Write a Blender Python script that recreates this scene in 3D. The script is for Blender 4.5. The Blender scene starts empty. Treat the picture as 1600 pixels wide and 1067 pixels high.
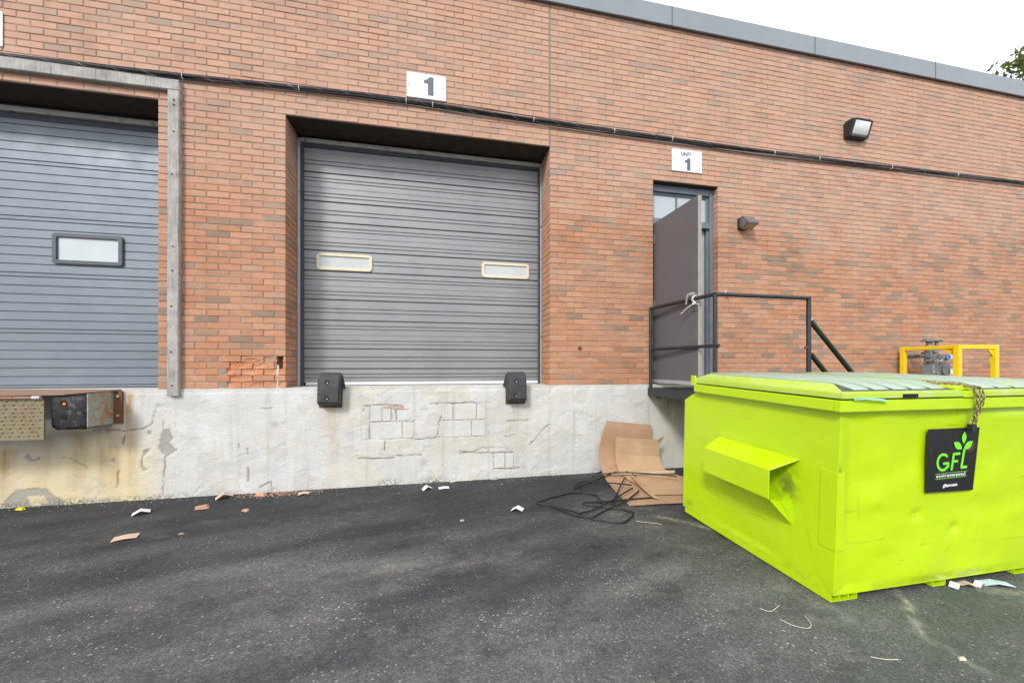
import bpy, bmesh, math, random
import numpy as np
from mathutils import Vector, Matrix
R = math.radians
random.seed(7); rng = np.random.default_rng(7)
S = bpy.context.scene
COL = S.collection

# ------------------------------------------------------------------ camera, sky, sun, exposure
CAM_D, CAM_H, CAM_YAW, FPX = 4.43, 1.31, R(11.69), 600.0
cam_data = bpy.data.cameras.new("camera")
cam = bpy.data.objects.new("camera", cam_data); COL.objects.link(cam)
cam.location = (0, -CAM_D, CAM_H); cam.rotation_euler = (R(90), 0, -CAM_YAW)
cam_data.sensor_width = 36; cam_data.lens = 36 * FPX / 1600
cam_data.shift_y = 38.5 / 1600
cam_data.clip_start = 0.05; cam_data.clip_end = 1500
S.camera = cam

SUN_EL, SUN_AZ = R(37), R(217)           # azimuth measured from +Y (into the wall) clockwise: the sun is behind the camera
w = bpy.data.worlds.new("World"); S.world = w; w.use_nodes = True
nt = w.node_tree; nt.nodes.clear()
sky = nt.nodes.new("ShaderNodeTexSky"); sky.sky_type = 'NISHITA'; sky.sun_disc = False
sky.sun_elevation = SUN_EL; sky.sun_rotation = SUN_AZ; sky.dust_density = 4; sky.air_density = 1.5
hs = nt.nodes.new("ShaderNodeHueSaturation"); hs.inputs['Saturation'].default_value = 0.25
mx = nt.nodes.new("ShaderNodeMix"); mx.data_type = 'RGBA'; mx.inputs[0].default_value = 0.8
mx.inputs[7].default_value = (14.0, 14.4, 15.2, 1)      # the even white cloud deck over the clear-sky model
bg = nt.nodes.new("ShaderNodeBackground"); bg.inputs['Strength'].default_value = 0.081
out = nt.nodes.new("ShaderNodeOutputWorld")
nt.links.new(sky.outputs[0], hs.inputs['Color']); nt.links.new(hs.outputs[0], mx.inputs[6])
nt.links.new(mx.outputs[2], bg.inputs['Color']); nt.links.new(bg.outputs[0], out.inputs['Surface'])

sl = bpy.data.lights.new("sun", 'SUN'); sl.energy = 1.8; sl.angle = R(11); sl.color = (1, 0.97, 0.93)
sun = bpy.data.objects.new("sun", sl); COL.objects.link(sun)
sd = Vector((math.sin(SUN_AZ) * math.cos(SUN_EL), math.cos(SUN_AZ) * math.cos(SUN_EL), math.sin(SUN_EL)))
sun.rotation_euler = (-sd).to_track_quat('-Z', 'Y').to_euler(); sun.location = (2, -8, 12)

S.view_settings.view_transform = 'Standard'; S.view_settings.look = 'None'
S.view_settings.gamma = 1; S.view_settings.use_curve_mapping = False
S.view_settings.exposure = 0.55

# ------------------------------------------------------------------ helpers: geometry
class MB:
    def __init__(s): s.v = []; s.f = []; s.m = []
    def add(s, vs, fs, mi=0):
        o = len(s.v); s.v += [tuple(p) for p in vs]
        for f in fs: s.f.append(tuple(o + i for i in f)); s.m.append(mi)
        return s
    def box(s, x0, x1, y0, y1, z0, z1, mi=0):
        return s.add([(x0,y0,z0),(x1,y0,z0),(x1,y1,z0),(x0,y1,z0),(x0,y0,z1),(x1,y0,z1),(x1,y1,z1),(x0,y1,z1)],
                     [(0,3,2,1),(4,5,6,7),(0,1,5,4),(1,2,6,5),(2,3,7,6),(3,0,4,7)], mi)
    def hexa(s, p, mi=0):
        return s.add(p, [(0,3,2,1),(4,5,6,7),(0,1,5,4),(1,2,6,5),(2,3,7,6),(3,0,4,7)], mi)
    def prism(s, poly, axis, a, b, mi=0):
        n = len(poly)
        def P(u, v, t): return {'x': (t,u,v), 'y': (u,t,v), 'z': (u,v,t)}[axis]
        vs = [P(u,v,a) for u,v in poly] + [P(u,v,b) for u,v in poly]
        fs = [tuple(range(n)), tuple(range(2*n-1, n-1, -1))] + [(i,(i+1)%n,n+(i+1)%n,n+i) for i in range(n)]
        return s.add(vs, fs, mi)
    def tube(s, path, r, n=8, closed=False, cap=True, mi=0):
        P = [Vector(p) for p in path]; N = len(P)
        rr = r if isinstance(r, (list, tuple)) else [r]*N
        t0 = (P[1]-P[0]).normalized()
        up = Vector((0,0,1)) if abs(t0.z) < .9 else Vector((1,0,0))
        a = t0.cross(up).normalized(); rings = []
        for i in range(N):
            if closed: t = (P[(i+1)%N]-P[i-1]).normalized()
            else: t = (P[min(i+1,N-1)]-P[max(i-1,0)]).normalized()
            a = (a - t*a.dot(t)).normalized(); b = t.cross(a)
            rings.append([P[i] + rr[i]*(a*math.cos(2*math.pi*k/n)+b*math.sin(2*math.pi*k/n)) for k in range(n)])
        vs = [p for q in rings for p in q]; fs = []
        M = N if closed else N-1
        for i in range(M):
            j = (i+1) % N
            for k in range(n): fs.append((i*n+k, i*n+(k+1)%n, j*n+(k+1)%n, j*n+k))
        if cap and not closed: fs += [tuple(range(n-1,-1,-1)), tuple((N-1)*n+k for k in range(n))]
        return s.add(vs, fs, mi)
    def cyl(s, p0, p1, r, n=12, mi=0): return s.tube([p0, p1], r, n, mi=mi)
    def data(s, name, mats, bevel=0, seg=1, smooth=False, off=(0,0,0), ang=30):
        me = bpy.data.meshes.new(name)
        me.from_pydata([(x-off[0], y-off[1], z-off[2]) for x,y,z in s.v], [], s.f)
        for m in (mats if isinstance(mats, (list,tuple)) else [mats]): me.materials.append(m)
        me.polygons.foreach_set("material_index", s.m)
        bm = bmesh.new(); bm.from_mesh(me)
        bmesh.ops.recalc_face_normals(bm, faces=bm.faces)
        if bevel:
            es = [e for e in bm.edges if len(e.link_faces) == 2 and e.calc_face_angle(0) > R(ang)]
            bmesh.ops.bevel(bm, geom=es, offset=bevel, segments=seg, affect='EDGES', clamp_overlap=True)
        bm.to_mesh(me); bm.free()
        if smooth:
            me.polygons.foreach_set("use_smooth", [True]*len(me.polygons))
            try: me.set_sharp_from_angle(angle=R(38))
            except Exception: pass
        me.update(); return me

def wloc(o):
    v = Vector((0,0,0))
    while o: v += Vector(o.location); o = o.parent
    return v
def tag(o, label=None, cat=None, group=None, kind=None):
    for k, x in (('label',label),('category',cat),('group',group),('kind',kind)):
        if x: o[k] = x
    return o
def thing(name, label, cat, loc=(0,0,0), group=None):
    o = bpy.data.objects.new(name, None); COL.objects.link(o); o.location = loc; o.empty_display_size = .1
    return tag(o, label, cat, group)
def link(name, me, parent=None, loc=(0,0,0)):
    o = bpy.data.objects.new(name, me); COL.objects.link(o); o.location = loc
    if parent: o.parent = parent
    return o
def part(name, mb, mats, parent=None, local=False, **k):
    """builds the shape given in world coordinates (or in the parent's, if local) as one mesh object"""
    off = (0,0,0) if (local or not parent) else wloc(parent)
    return link(name, mb.data(name, mats, off=off, **k), parent)
def solo(name, mb, mats, label, cat, group=None, org=None, **k):
    """a thing that is one mesh; its origin is put at its base"""
    if org is None:
        a = np.array(mb.v); org = ((a[:,0].min()+a[:,0].max())/2, (a[:,1].min()+a[:,1].max())/2, a[:,2].min())
    o = link(name, mb.data(name, mats, off=org, **k), None, org)
    return tag(o, label, cat, group)
def copy_tree(o, parent=None):
    c = o.copy(); COL.objects.link(c)
    if parent: c.parent = parent
    for ch in list(o.children): copy_tree(ch, c)
    return c

def rrect(x0, x1, z0, z1, r, n=4):
    pts = []
    for cx, cz, a0 in ((x1-r,z1-r,0),(x0+r,z1-r,90),(x0+r,z0+r,180),(x1-r,z0+r,270)):
        for k in range(n+1):
            a = R(a0+90*k/n); pts.append((cx+r*math.cos(a), cz+r*math.sin(a)))
    return pts
def frame_mb(x0, x1, z0, z1, wd, r, y0, y1):
    o = rrect(x0,x1,z0,z1,r); i = rrect(x0+wd,x1-wd,z0+wd,z1-wd,max(r-wd,.008)); n = len(o); m = MB()
    vs = [(x,y0,z) for x,z in o]+[(x,y0,z) for x,z in i]+[(x,y1,z) for x,z in o]+[(x,y1,z) for x,z in i]
    fs = []
    for k in range(n):
        j = (k+1)%n
        fs += [(k,j,n+j,n+k),(2*n+j,2*n+k,3*n+k,3*n+j),(j,k,2*n+k,2*n+j),(n+k,n+j,3*n+j,3*n+k)]
    return m.add(vs, fs)

# ------------------------------------------------------------------ helpers: numpy value noise
def vnoise(x, y, seed):
    g = np.random.default_rng(seed).random((256,256)); xi = np.floor(x).astype(int); yi = np.floor(y).astype(int)
    fx = x-xi; fy = y-yi; fx = fx*fx*(3-2*fx); fy = fy*fy*(3-2*fy); a = xi%256; b = yi%256; a1 = (a+1)%256; b1 = (b+1)%256
    return (g[a,b]*(1-fx)+g[a1,b]*fx)*(1-fy)+(g[a,b1]*(1-fx)+g[a1,b1]*fx)*fy
def fbm(x, y, seed, oct=4):
    s = 0; amp = .5; t = 0
    for k in range(oct):
        s = s+amp*vnoise(x*2**k, y*2**k, seed+k); t += amp; amp *= .5
    return s/t
def segdist(px, pz, pts):
    d = np.full(px.shape, 9.0)
    for (x0,z0),(x1,z1) in zip(pts[:-1], pts[1:]):
        dx, dz = x1-x0, z1-z0; L = dx*dx+dz*dz+1e-9
        t = np.clip(((px-x0)*dx+(pz-z0)*dz)/L, 0, 1)
        d = np.minimum(d, np.hypot(px-x0-t*dx, pz-z0-t*dz))
    return d
def inpoly(px, pz, pts):
    c = np.zeros(px.shape, bool); n = len(pts)
    for i in range(n):
        x0,z0 = pts[i]; x1,z1 = pts[(i+1)%n]
        if z0 == z1: continue
        c ^= ((z0 > pz) != (z1 > pz)) & (px < (x1-x0)*(pz-z0)/(z1-z0)+x0)
    return c
def sstep(a, b, x):
    t = np.clip((x-a)/(b-a), 0, 1); return t*t*(3-2*t)
def fattr(me, name, arr):
    a = me.attributes.new(name, 'FLOAT', 'POINT'); a.data.foreach_set('value', np.asarray(arr, dtype=np.float32).ravel())

# ------------------------------------------------------------------ helpers: materials
class NT:
    def __init__(s, name):
        s.m = bpy.data.materials.new(name); s.m.use_nodes = True; s.t = s.m.node_tree
        s.b = s.t.nodes["Principled BSDF"]
    def n(s, typ, **k):
        o = s.t.nodes.new(typ)
        for a, v in k.items(): setattr(o, a, v)
        return o
    def l(s, a, b): s.t.links.new(a, b)
    def pos(s): return s.n("ShaderNodeNewGeometry").outputs['Position']
    def obj(s): return s.n("ShaderNodeTexCoord").outputs['Object']
    def noise(s, vec, scale, detail=4, rough=.55, dist=0, stretch=None):
        if stretch:
            mp = s.n("ShaderNodeMapping"); mp.inputs['Scale'].default_value = stretch; s.l(vec, mp.inputs[0]); vec = mp.outputs[0]
        o = s.n("ShaderNodeTexNoise"); o.inputs['Scale'].default_value = scale; o.inputs['Detail'].default_value = detail
        o.inputs['Roughness'].default_value = rough; o.inputs['Distortion'].default_value = dist
        s.l(vec, o.inputs['Vector']); return o.outputs['Fac']
    def ramp(s, fac, stops, interp='LINEAR'):
        o = s.n("ShaderNodeValToRGB"); cr = o.color_ramp; cr.interpolation = interp
        while len(cr.elements) < len(stops): cr.elements.new(.5)
        for e, (p, c) in zip(cr.elements, stops):
            e.position = p; e.color = (c, c, c, 1) if isinstance(c, (int, float)) else (*c, 1)
        s.l(fac, o.inputs[0]); return o.outputs[0]
    def mix(s, fac, a, b, mode='MIX'):
        o = s.n("ShaderNodeMix"); o.data_type = 'RGBA'; o.blend_type = mode
        for v, i in ((fac,0),(a,6),(b,7)):
            if hasattr(v, 'links'): s.l(v, o.inputs[i])
            elif i == 0: o.inputs[0].default_value = v
            else: o.inputs[i].default_value = (*v, 1) if isinstance(v, tuple) else (v, v, v, 1)
        return o.outputs[2]
    def math(s, op, a, b=0):
        o = s.n("ShaderNodeMath"); o.operation = op
        for v, i in ((a,0),(b,1)):
            if hasattr(v, 'links'): s.l(v, o.inputs[i])
            else: o.inputs[i].default_value = v
        return o.outputs[0]
    def attr(s, name, typ='GEOMETRY'):
        o = s.n("ShaderNodeAttribute"); o.attribute_name = name; o.attribute_type = typ; return o.outputs['Fac']
    def bump(s, h, strength=.3, dist=.01, prev=None):
        o = s.n("ShaderNodeBump"); o.inputs['Strength'].default_value = strength; o.inputs['Distance'].default_value = dist
        s.l(h, o.inputs['Height'])
        if prev is not None: s.l(prev, o.inputs['Normal'])
        return o.outputs[0]
    def fin(s, color=None, rough=None, normal=None, metal=None, spec=None):
        for v, k in ((color,'Base Color'),(rough,'Roughness'),(normal,'Normal'),(metal,'Metallic'),(spec,'Specular IOR Level')):
            if v is None: continue
            i = s.b.inputs[k]
            if hasattr(v, 'links'): s.l(v, i)
            else: i.default_value = (*v, 1) if isinstance(v, tuple) else v
        return s.m

def pmat(name, c, var=.15, scale=6, rough=.6, metal=0, bump=0, bscale=60, spec=.5, dirt=None, dirt_amt=.5, dscale=3, stretch=None):
    """a coloured surface with soft tonal variation, fine relief and, if asked, patches of dirt or rust"""
    t = NT(name); p = t.obj()
    f = t.noise(p, scale, 5, .6, stretch=stretch)
    col = t.mix(t.ramp(f, [(.3,0),(.7,1)]), tuple(x*(1-var) for x in c), tuple(min(1,x*(1+var)) for x in c))
    rg = t.math('ADD', t.math('MULTIPLY', t.noise(p, scale*2.3, 3), .25), rough-.12)
    if dirt:
        d = t.noise(p, dscale, 7, .68, .4)
        k = t.ramp(d, [(.62-.3*dirt_amt,0),(.72-.3*dirt_amt,1)])
        col = t.mix(k, col, dirt); rg = t.mix(k, rg, .9)
    nm = t.bump(t.noise(p, bscale, 6, .65), bump, .004) if bump else None
    return t.fin(col, rg, nm, metal, spec)

# brick: one material, the tint of each brick comes from the object (single bricks) or from the mesh (joined bricks)
def brick_mat():
    t = NT("brick_clay"); p = t.pos()
    tint = t.math('ADD', t.attr('tint','OBJECT'), t.attr('tint','GEOMETRY'))
    base = t.ramp(tint, [(0,(.23,.13,.085)),(.10,(.29,.145,.09)),(.2,(.385,.155,.08)),(.4,(.455,.19,.095)),(.58,(.505,.255,.15)),
                         (.7,(.42,.235,.155)),(.78,(.27,.185,.13)),(.86,(.19,.15,.115)),(.93,(.52,.225,.115)),(1,(.56,.215,.095))])
    cx = t.n("ShaderNodeCombineXYZ"); t.l(t.math('MULTIPLY', tint, 137.0), cx.inputs[0]); t.l(t.math('MULTIPLY', tint, 71.0), cx.inputs[2])
    va = t.n("ShaderNodeVectorMath"); va.operation = 'ADD'; t.l(p, va.inputs[0]); t.l(cx.outputs[0], va.inputs[1]); q = va.outputs[0]
    a = t.noise(q, 15, 5, .65); col = t.mix(t.ramp(a, [(.3,0),(.7,.85)]), base, t.mix(.45, base, (.57,.36,.25)))
    a2 = t.noise(q, 28, 5, .7, .4); col = t.mix(t.ramp(a2, [(.47,0),(.66,.7)]), col, (.52,.215,.085))          # orange bloom
    rd = t.noise(q, 10, 4, .6, .3, (1,1,1.6)); col = t.mix(t.ramp(rd, [(.52,0),(.68,.6)]), col, (.52,.20,.135))       # redder firing
    b = t.noise(q, 6.5, 6, .72, .6, (1,1,2.4)); col = t.mix(t.ramp(b, [(.50,0),(.63,.65)]), col, (.33,.205,.135))      # kiln flashing
    c = t.noise(q, 120, 3, .6); col = t.mix(t.ramp(c, [(.64,0),(.72,.7)]), col, (.21,.115,.075))          # iron specks
    col = t.mix(t.ramp(tint, [(.68,0),(.75,.52)]), col, base)      # overburnt bricks keep their own colour
    sz = t.n("ShaderNodeSeparateXYZ"); t.l(p, sz.inputs[0])
    up = t.ramp(t.math('ADD', t.math('MULTIPLY', sz.outputs['Z'], .2), t.math('MULTIPLY', t.noise(p, .55, 4, .6), .5)), [(.78,0),(1.32,1)])
    col = t.mix(t.math('MULTIPLY', up, .55), col, t.mix(.55, col, (.62,.465,.40)))                           # paler and pinker higher up
    d = t.noise(p, 1.1, 6, .65); col = t.mix(t.ramp(d, [(.38,0),(.68,.5)]), col, t.mix(.5, col, (.52,.38,.30)))
    e = t.noise(p, 2.4, 7, .7, 0, (1.6,1,.35)); col = t.mix(t.ramp(e, [(.52,0),(.72,.42)]), col, (.29,.19,.135))
    h = t.mix(.5, t.noise(q, 60, 5, .7), t.noise(q, 220, 3, .6))
    return t.fin(col, t.ramp(a, [(0,.78),(1,.95)]), t.bump(h, .55, .006), spec=.25)
def mortar_mat():
    t = NT("mortar"); p = t.pos()
    col = t.mix(t.ramp(t.noise(p, 2.2, 6, .6), [(.3,0),(.7,1)]), (.215,.155,.115), (.40,.32,.255))
    return t.fin(col, .95, t.bump(t.noise(p, 160, 4, .7), .6, .004), spec=.1)
BRICK, MORTAR = brick_mat(), mortar_mat()

def foundation_mat():
    t = NT("painted_concrete"); p = t.pos()
    col = t.mix(t.ramp(t.noise(p, 2.5, 7, .65), [(.3,0),(.7,1)]), (.525,.522,.51), (.66,.658,.648))
    col = t.mix(t.ramp(t.noise(p, 3.4, 8, .72, .8), [(.46,0),(.62,.5)]), col, (.60,.56,.49))            # beige grime
    col = t.mix(t.ramp(t.noise(p, 1.7, 6, .6, .4), [(.55,0),(.68,.55)]), col, (.53,.535,.545))               # grey damp
    col = t.mix(t.ramp(t.noise(p, 4.5, 5, .6, 0, (3,1,.16)), [(.53,0),(.72,.5)]), col, (.42,.395,.345))     # runs down the wall
    col = t.mix(t.ramp(t.noise(p, 11, 8, .75, .3), [(.60,0),(.68,.6)]), col, (.70,.69,.665))                # fresh paint
    col = t.mix(t.ramp(t.noise(p, 38, 5, .75), [(.58,0),(.70,.7)]), col, (.38,.35,.30))
    col = t.mix(t.attr('cream'), col, (.68,.58,.35))
    ru = t.math('MULTIPLY', t.attr('rust'), t.ramp(t.noise(p, 7, 7, .7, .3, (2.6,1,.35)), [(.3,.15),(.62,1)]))
    col = t.mix(ru, col, (.40,.225,.075))
    col = t.mix(t.attr('flake'), col, t.mix(t.noise(p, 30, 4), (.29,.27,.235), (.40,.375,.33)))
    col = t.mix(t.attr('pink'), col, (.46,.30,.22))
    col = t.mix(t.math('MULTIPLY', t.attr('crack'), t.ramp(t.noise(p, 12, 5, .7), [(.30,.45),(.5,1)])), col, (.13,.09,.065))
    tar = t.math('MULTIPLY', t.attr('tar'), t.ramp(t.noise(p, 46, 4, .75), [(.46,0),(.54,1)]))
    col = t.mix(tar, col, (.02,.02,.021))
    h = t.mix(.6, t.noise(p, 14, 7, .6), t.noise(p, 90, 5, .6))
    return t.fin(col, .85, t.bump(h, .75, .016), spec=.25)
PAINTED = foundation_mat()
def bare_concrete_mat():
    t = NT("bare_concrete"); p = t.pos()
    col = t.mix(t.ramp(t.noise(p, 3, 7, .65), [(.3,0),(.7,1)]), (.50,.48,.43), (.63,.61,.56))
    sx = t.n("ShaderNodeSeparateXYZ"); t.l(p, sx.inputs[0])
    hi = t.ramp(t.math('SUBTRACT', sx.outputs['Z'], .55), [(0,0),(.42,1)])
    st = t.math('MULTIPLY', hi, t.ramp(t.noise(p, 5, 6, .7, .3, (2.2,1,.4)), [(.42,0),(.62,1)]))
    col = t.mix(st, col, (.13,.085,.05))
    col = t.mix(t.ramp(t.noise(p, 22, 6, .7), [(.62,0),(.7,.6)]), col, (.17,.15,.125))
    return t.fin(col, .9, t.bump(t.noise(p, 45, 7, .65), .5, .008), spec=.2)
CONCRETE = bare_concrete_mat()

def asphalt_mat():
    t = NT("asphalt"); p = t.pos(); tone = t.attr('tone')
    col = t.mix(tone, (.027,.0287,.0315), (.096,.097,.099))
    v = t.n("ShaderNodeTexVoronoi"); v.inputs['Scale'].default_value = 120; t.l(p, v.inputs['Vector'])
    cell = t.n("ShaderNodeSeparateColor"); t.l(v.outputs['Color'], cell.inputs[0])
    col = t.mix(t.math('MULTIPLY', t.ramp(cell.outputs[0], [(.35,0),(1,1)]), .62), col, t.mix(tone, (.045,.046,.048), (.235,.23,.22)))
    v2 = t.n("ShaderNodeTexVoronoi"); v2.inputs['Scale'].default_value = 50; t.l(p, v2.inputs['Vector'])
    c2 = t.n("ShaderNodeSeparateColor"); t.l(v2.outputs['Color'], c2.inputs[0])
    clump = t.ramp(t.noise(p, 3.1, 5, .65, .3), [(.40,.12),(.58,1)])
    fl = t.math('MULTIPLY', t.ramp(c2.outputs[1], [(.64,0),(.72,1)]), t.ramp(v2.outputs['Distance'], [(.20,1),(.36,0)]))
    fl = t.math('MULTIPLY', t.math('MULTIPLY', fl, clump), t.math('ADD', t.math('MULTIPLY', tone, .95), .14))
    col = t.mix(fl, col, t.mix(c2.outputs[2], (.22,.217,.21), (.50,.485,.455)))
    col = t.mix(t.math('MULTIPLY', t.ramp(t.noise(p, 26, 6, .75), [(.50,0),(.66,.7)]), tone), col, (.17,.167,.16))
    col = t.mix(t.ramp(t.noise(p, 7, 6, .7), [(.52,0),(.68,.6)]), col, t.mix(tone, (.018,.019,.02), (.055,.055,.056)))
    col = t.mix(t.ramp(t.noise(p, 420, 2, .6), [(.5,0),(.75,.45)]), col, (.012,.012,.013))
    col = t.mix(t.math('MULTIPLY', t.attr('dust'), t.ramp(t.noise(p, 24, 7, .75), [(.40,0),(.56,1)])), col, (.44,.395,.32))
    col = t.mix(t.math('MULTIPLY', t.attr('algae'), t.ramp(t.noise(p, 5, 6, .7), [(.35,0),(.7,.5)])), col, (.055,.085,.058))
    h = t.mix(.4, v.outputs['Distance'], t.mix(.5, v2.outputs['Distance'], t.noise(p, 230, 4, .7)))
    nm = t.bump(h, .6, .007); nm = t.bump(t.noise(p, 16, 5, .6), .3, .012, nm)
    return t.fin(col, t.ramp(t.noise(p, 20, 5), [(.3,.72),(.7,.92)]), nm, spec=.35)
ASPHALT = asphalt_mat()

def rusty(name, c, amt=.5, dscale=9, rough=.6, metal=.3, rust=(.17,.07,.028)):
    t = NT(name); p = t.pos()
    col = t.mix(t.ramp(t.noise(p, 14, 5, .6), [(.3,0),(.7,1)]), tuple(x*.85 for x in c), tuple(x*1.12 for x in c))
    d = t.noise(p, dscale, 8, .7, .6); k = t.ramp(d, [(.66-.36*amt,0),(.76-.36*amt,1)])
    rc = t.mix(t.noise(p, 55, 5, .7), rust, tuple(min(1,x*2.1) for x in rust))
    return t.fin(t.mix(k, col, rc), t.mix(k, rough, .92), t.bump(t.noise(p, 60, 6, .7), .35, .004), metal, .4)

def paint_green():
    t = NT("lime_paint"); p = t.obj()
    col = t.mix(t.ramp(t.noise(p, 1.6, 5, .6), [(.3,0),(.7,1)]), (.455,.66,.003), (.51,.70,.006))
    col = t.mix(t.ramp(t.noise(p, 2.1, 6, .7, .4), [(.5,0),(.7,.4)]), col, (.50,.68,.035))
    sc = t.noise(p, 26, 8, .8, 1.2, (1,1,4)); col = t.mix(t.ramp(sc, [(.685,0),(.715,.8)]), col, (.20,.24,.03))
    col = t.mix(t.attr('rub'), col, t.mix(t.noise(p, 30, 6, .7), (.05,.06,.02), (.35,.48,.03)))
    h = t.noise(p, 3.2, 3, .5); nm = t.bump(h, .10, .10); nm = t.bump(t.noise(p, 170, 3), .05, .002, nm)
    return t.fin(col, t.ramp(t.noise(p, 7, 5), [(.3,.24),(.7,.40)]), nm, 0, .5)
LIME = paint_green()
def lid_plastic():
    t = NT("lime_plastic_lid"); p = t.obj()
    col = t.mix(t.ramp(t.noise(p, 3, 6, .65), [(.3,0),(.7,1)]), (.43,.61,.03), (.49,.65,.09))
    col = t.mix(t.ramp(t.noise(p, 6, 7, .7, .5), [(.5,0),(.7,.6)]), col, (.58,.63,.45))
    return t.fin(col, t.ramp(t.noise(p, 9, 4), [(.3,.24),(.7,.40)]), t.bump(t.noise(p, 40, 5), .12, .004), 0, .75)
LID = lid_plastic()
LIDTOP = pmat("bleached_lid_plastic", (.34,.44,.35), .08, 5, .42, 0, .06, 50, .5, (.36,.45,.20), .25, 4)
GRIMESHADE = pmat("grimy_shaded_lid_channel", (.06,.075,.055), .3, 8, .7, 0, .2, 50)  # grime, with the shade inside the lid channels painted into the colour

def ribbed_door(name, ca, cb, rough=.36, metal=.55):
    t = NT(name); p = t.pos()
    col = t.mix(t.ramp(t.noise(p, 1.3, 4, .6), [(.3,0),(.7,1)]), ca, cb)
    col = t.mix(t.ramp(t.noise(p, 3.2, 7, .7, 0, (.8,1,4)), [(.52,0),(.75,.35)]), col, tuple(x*.62 for x in ca))
    h = t.noise(p, 130, 3, .6)
    nm = t.bump(h, .06, .003); nm = t.bump(t.noise(p, 5, 3, .5), .06, .03, nm)
    return t.fin(col, t.ramp(t.noise(p, 6, 5), [(.3,rough-.05),(.7,rough+.12)]), nm, metal, .5)
DOOR_MID = ribbed_door("grey_door_steel", (.25,.255,.265), (.305,.31,.315), .43, .4)
DOOR_LEFT = ribbed_door("blue_grey_door_steel", (.175,.203,.232), (.212,.238,.268), .45, .4)
BLACK = pmat("black_rubber", (.033,.036,.040), .35, 9, .62, 0, .5, 45, .45, (.075,.072,.068), .25, 14)
OLDRUBBER = pmat("worn_rubber", (.018,.018,.02), .4, 11, .7, 0, .9, 38, .4, (.11,.105,.10), .22, 22)
DARK = pmat("black_paint", (.022,.025,.032), .25, 12, .42, 0, .15, 70, .5, (.10,.075,.055), .08, 14)
DARKGREEN = pmat("dark_green_paint", (.016,.026,.014), .3, 12, .4, 0, .15, 70, .5)
HOLE = pmat("dark_void", (.006,.006,.006), .2, 5, .95)
WHITE = pmat("white_enamel", (.76,.775,.79), .03, 3, .35, 0, 0, 60, .5, (.60,.58,.53), .06, 9)
LETTER = pmat("grey_lettering", (.105,.125,.15), .05, 8, .5)
CREAM = pmat("cream_plastic", (.68,.61,.44), .08, 9, .45, 0, .05, 60)
FROST = pmat("frosted_pane", (.50,.525,.525), .06, 5, .22, 0, .02, 20, .6)
FROST2 = pmat("frosted_pane_pale", (.50,.55,.56), .07, 3, .2, 0, .02, 20, .6)
TRANSOM = pmat("transom_glass", (.42,.47,.50), .08, 2, .07, 0, .01, 8, .8)
GALV = pmat("galvanised_trim", (.46,.475,.485), .1, 14, .42, .35, .1, 70, .5, (.22,.19,.15), .1, 16)
HEADTRIM = pmat("header_trim", (.40,.395,.37), .12, 10, .5, .1, .1, 70, .5, (.16,.13,.10), .15, 12)
SEAL = pmat("rubber_seal", (.045,.055,.07), .2, 12, .55, 0, .1, 60)
SOFFIT = pmat("lintel_steel", (.045,.034,.026), .3, 8, .75, .1, .3, 60, .3, (.09,.055,.03), .2, 7)
FASCIA = pmat("fascia_metal", (.25,.275,.30), .06, 2, .36, .35, .02, 30, .5)
FRAMEPAINT = pmat("frame_paint", (.15,.175,.205), .15, 8, .42, 0, .1, 60, .5, (.27,.27,.27), .12, 20)
LEAFPAINT = pmat("door_paint", (.118,.117,.126), .06, 3, .46, 0, .06, 90, .45)
EDGEPAINT = pmat("door_edge_paint", (.33,.285,.26), .1, 9, .55)
STEELPALE = pmat("bright_metal", (.66,.66,.65), .1, 20, .3, .7, .05, 60)
TIMBER = None
def timber():
    t = NT("weathered_timber"); p = t.obj()
    col = t.mix(t.ramp(t.noise(p, 6, 7, .7, .4), [(.3,0),(.7,1)]), (.27,.255,.235), (.50,.485,.46))
    g = t.noise(p, 10, 8, .75, .8, (9,9,.35)); col = t.mix(t.ramp(g, [(.5,0),(.66,.7)]), col, (.10,.088,.075))
    col = t.mix(t.ramp(t.noise(p, 4, 5, .6), [(.52,0),(.62,.55)]), col, (.50,.49,.47))
    return t.fin(col, .9, t.bump(g, .7, .006), spec=.15)
TIMBER = timber()
RUSTPLATE = rusty("rusty_tread_plate", (.205,.168,.098), .22, 6, .55, .3, (.15,.085,.04))
RUSTGREEN = rusty("rusty_painted_plate", (.32,.345,.28), .46, 7, .6, .1, (.24,.115,.04))
RUST = rusty("rusted_steel", (.13,.07,.045), .75, 10, .8, .2, (.12,.055,.028))
RUSTLEDGE = rusty("rusted_ledge", (.27,.18,.135), .6, 8, .75, .1, (.19,.11,.075))
CHAINMAT = rusty("rusty_chain", (.34,.28,.16), .38, 40, .5, .7, (.16,.075,.03))
CABLE = pmat("cable_jacket", (.014,.015,.018), .25, 20, .42, 0, .1, 60, .5, (.09,.085,.08), .1, 30)
TIE = pmat("white_tie", (.72,.72,.70), .05, 20, .5)
YELLOW = pmat("yellow_paint", (.86,.56,.003), .06, 6, .4, 0, .05, 80, .5, (.55,.33,.01), .06, 12)
METERGREY = pmat("meter_grey", (.22,.235,.24), .18, 15, .55, .2, .2, 60, .5, (.10,.085,.065), .25, 16)
METERBLUE = pmat("meter_dial", (.06,.18,.34), .1, 15, .25, 0, 0, 60, .6)
LAMPBODY = pmat("bronze_lamp_body", (.022,.021,.021), .2, 15, .45, .1, .1, 70)
LAMPTOP = pmat("grey_lamp_hood", (.14,.13,.128), .15, 15, .45, .1, .1, 70)  # paler grey than the lamp body, for the small lamp's hood
def glassy(name, c, rough):
    t = NT(name); p = t.obj()
    wv = t.n("ShaderNodeTexWave"); wv.inputs['Scale'].default_value = 30; t.l(p, wv.inputs['Vector'])
    return t.fin(c, rough, t.bump(wv.outputs['Fac'], .25, .004), 0, .8)
LENS = glassy("prismatic_lens", (.70,.72,.73), .12)
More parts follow.
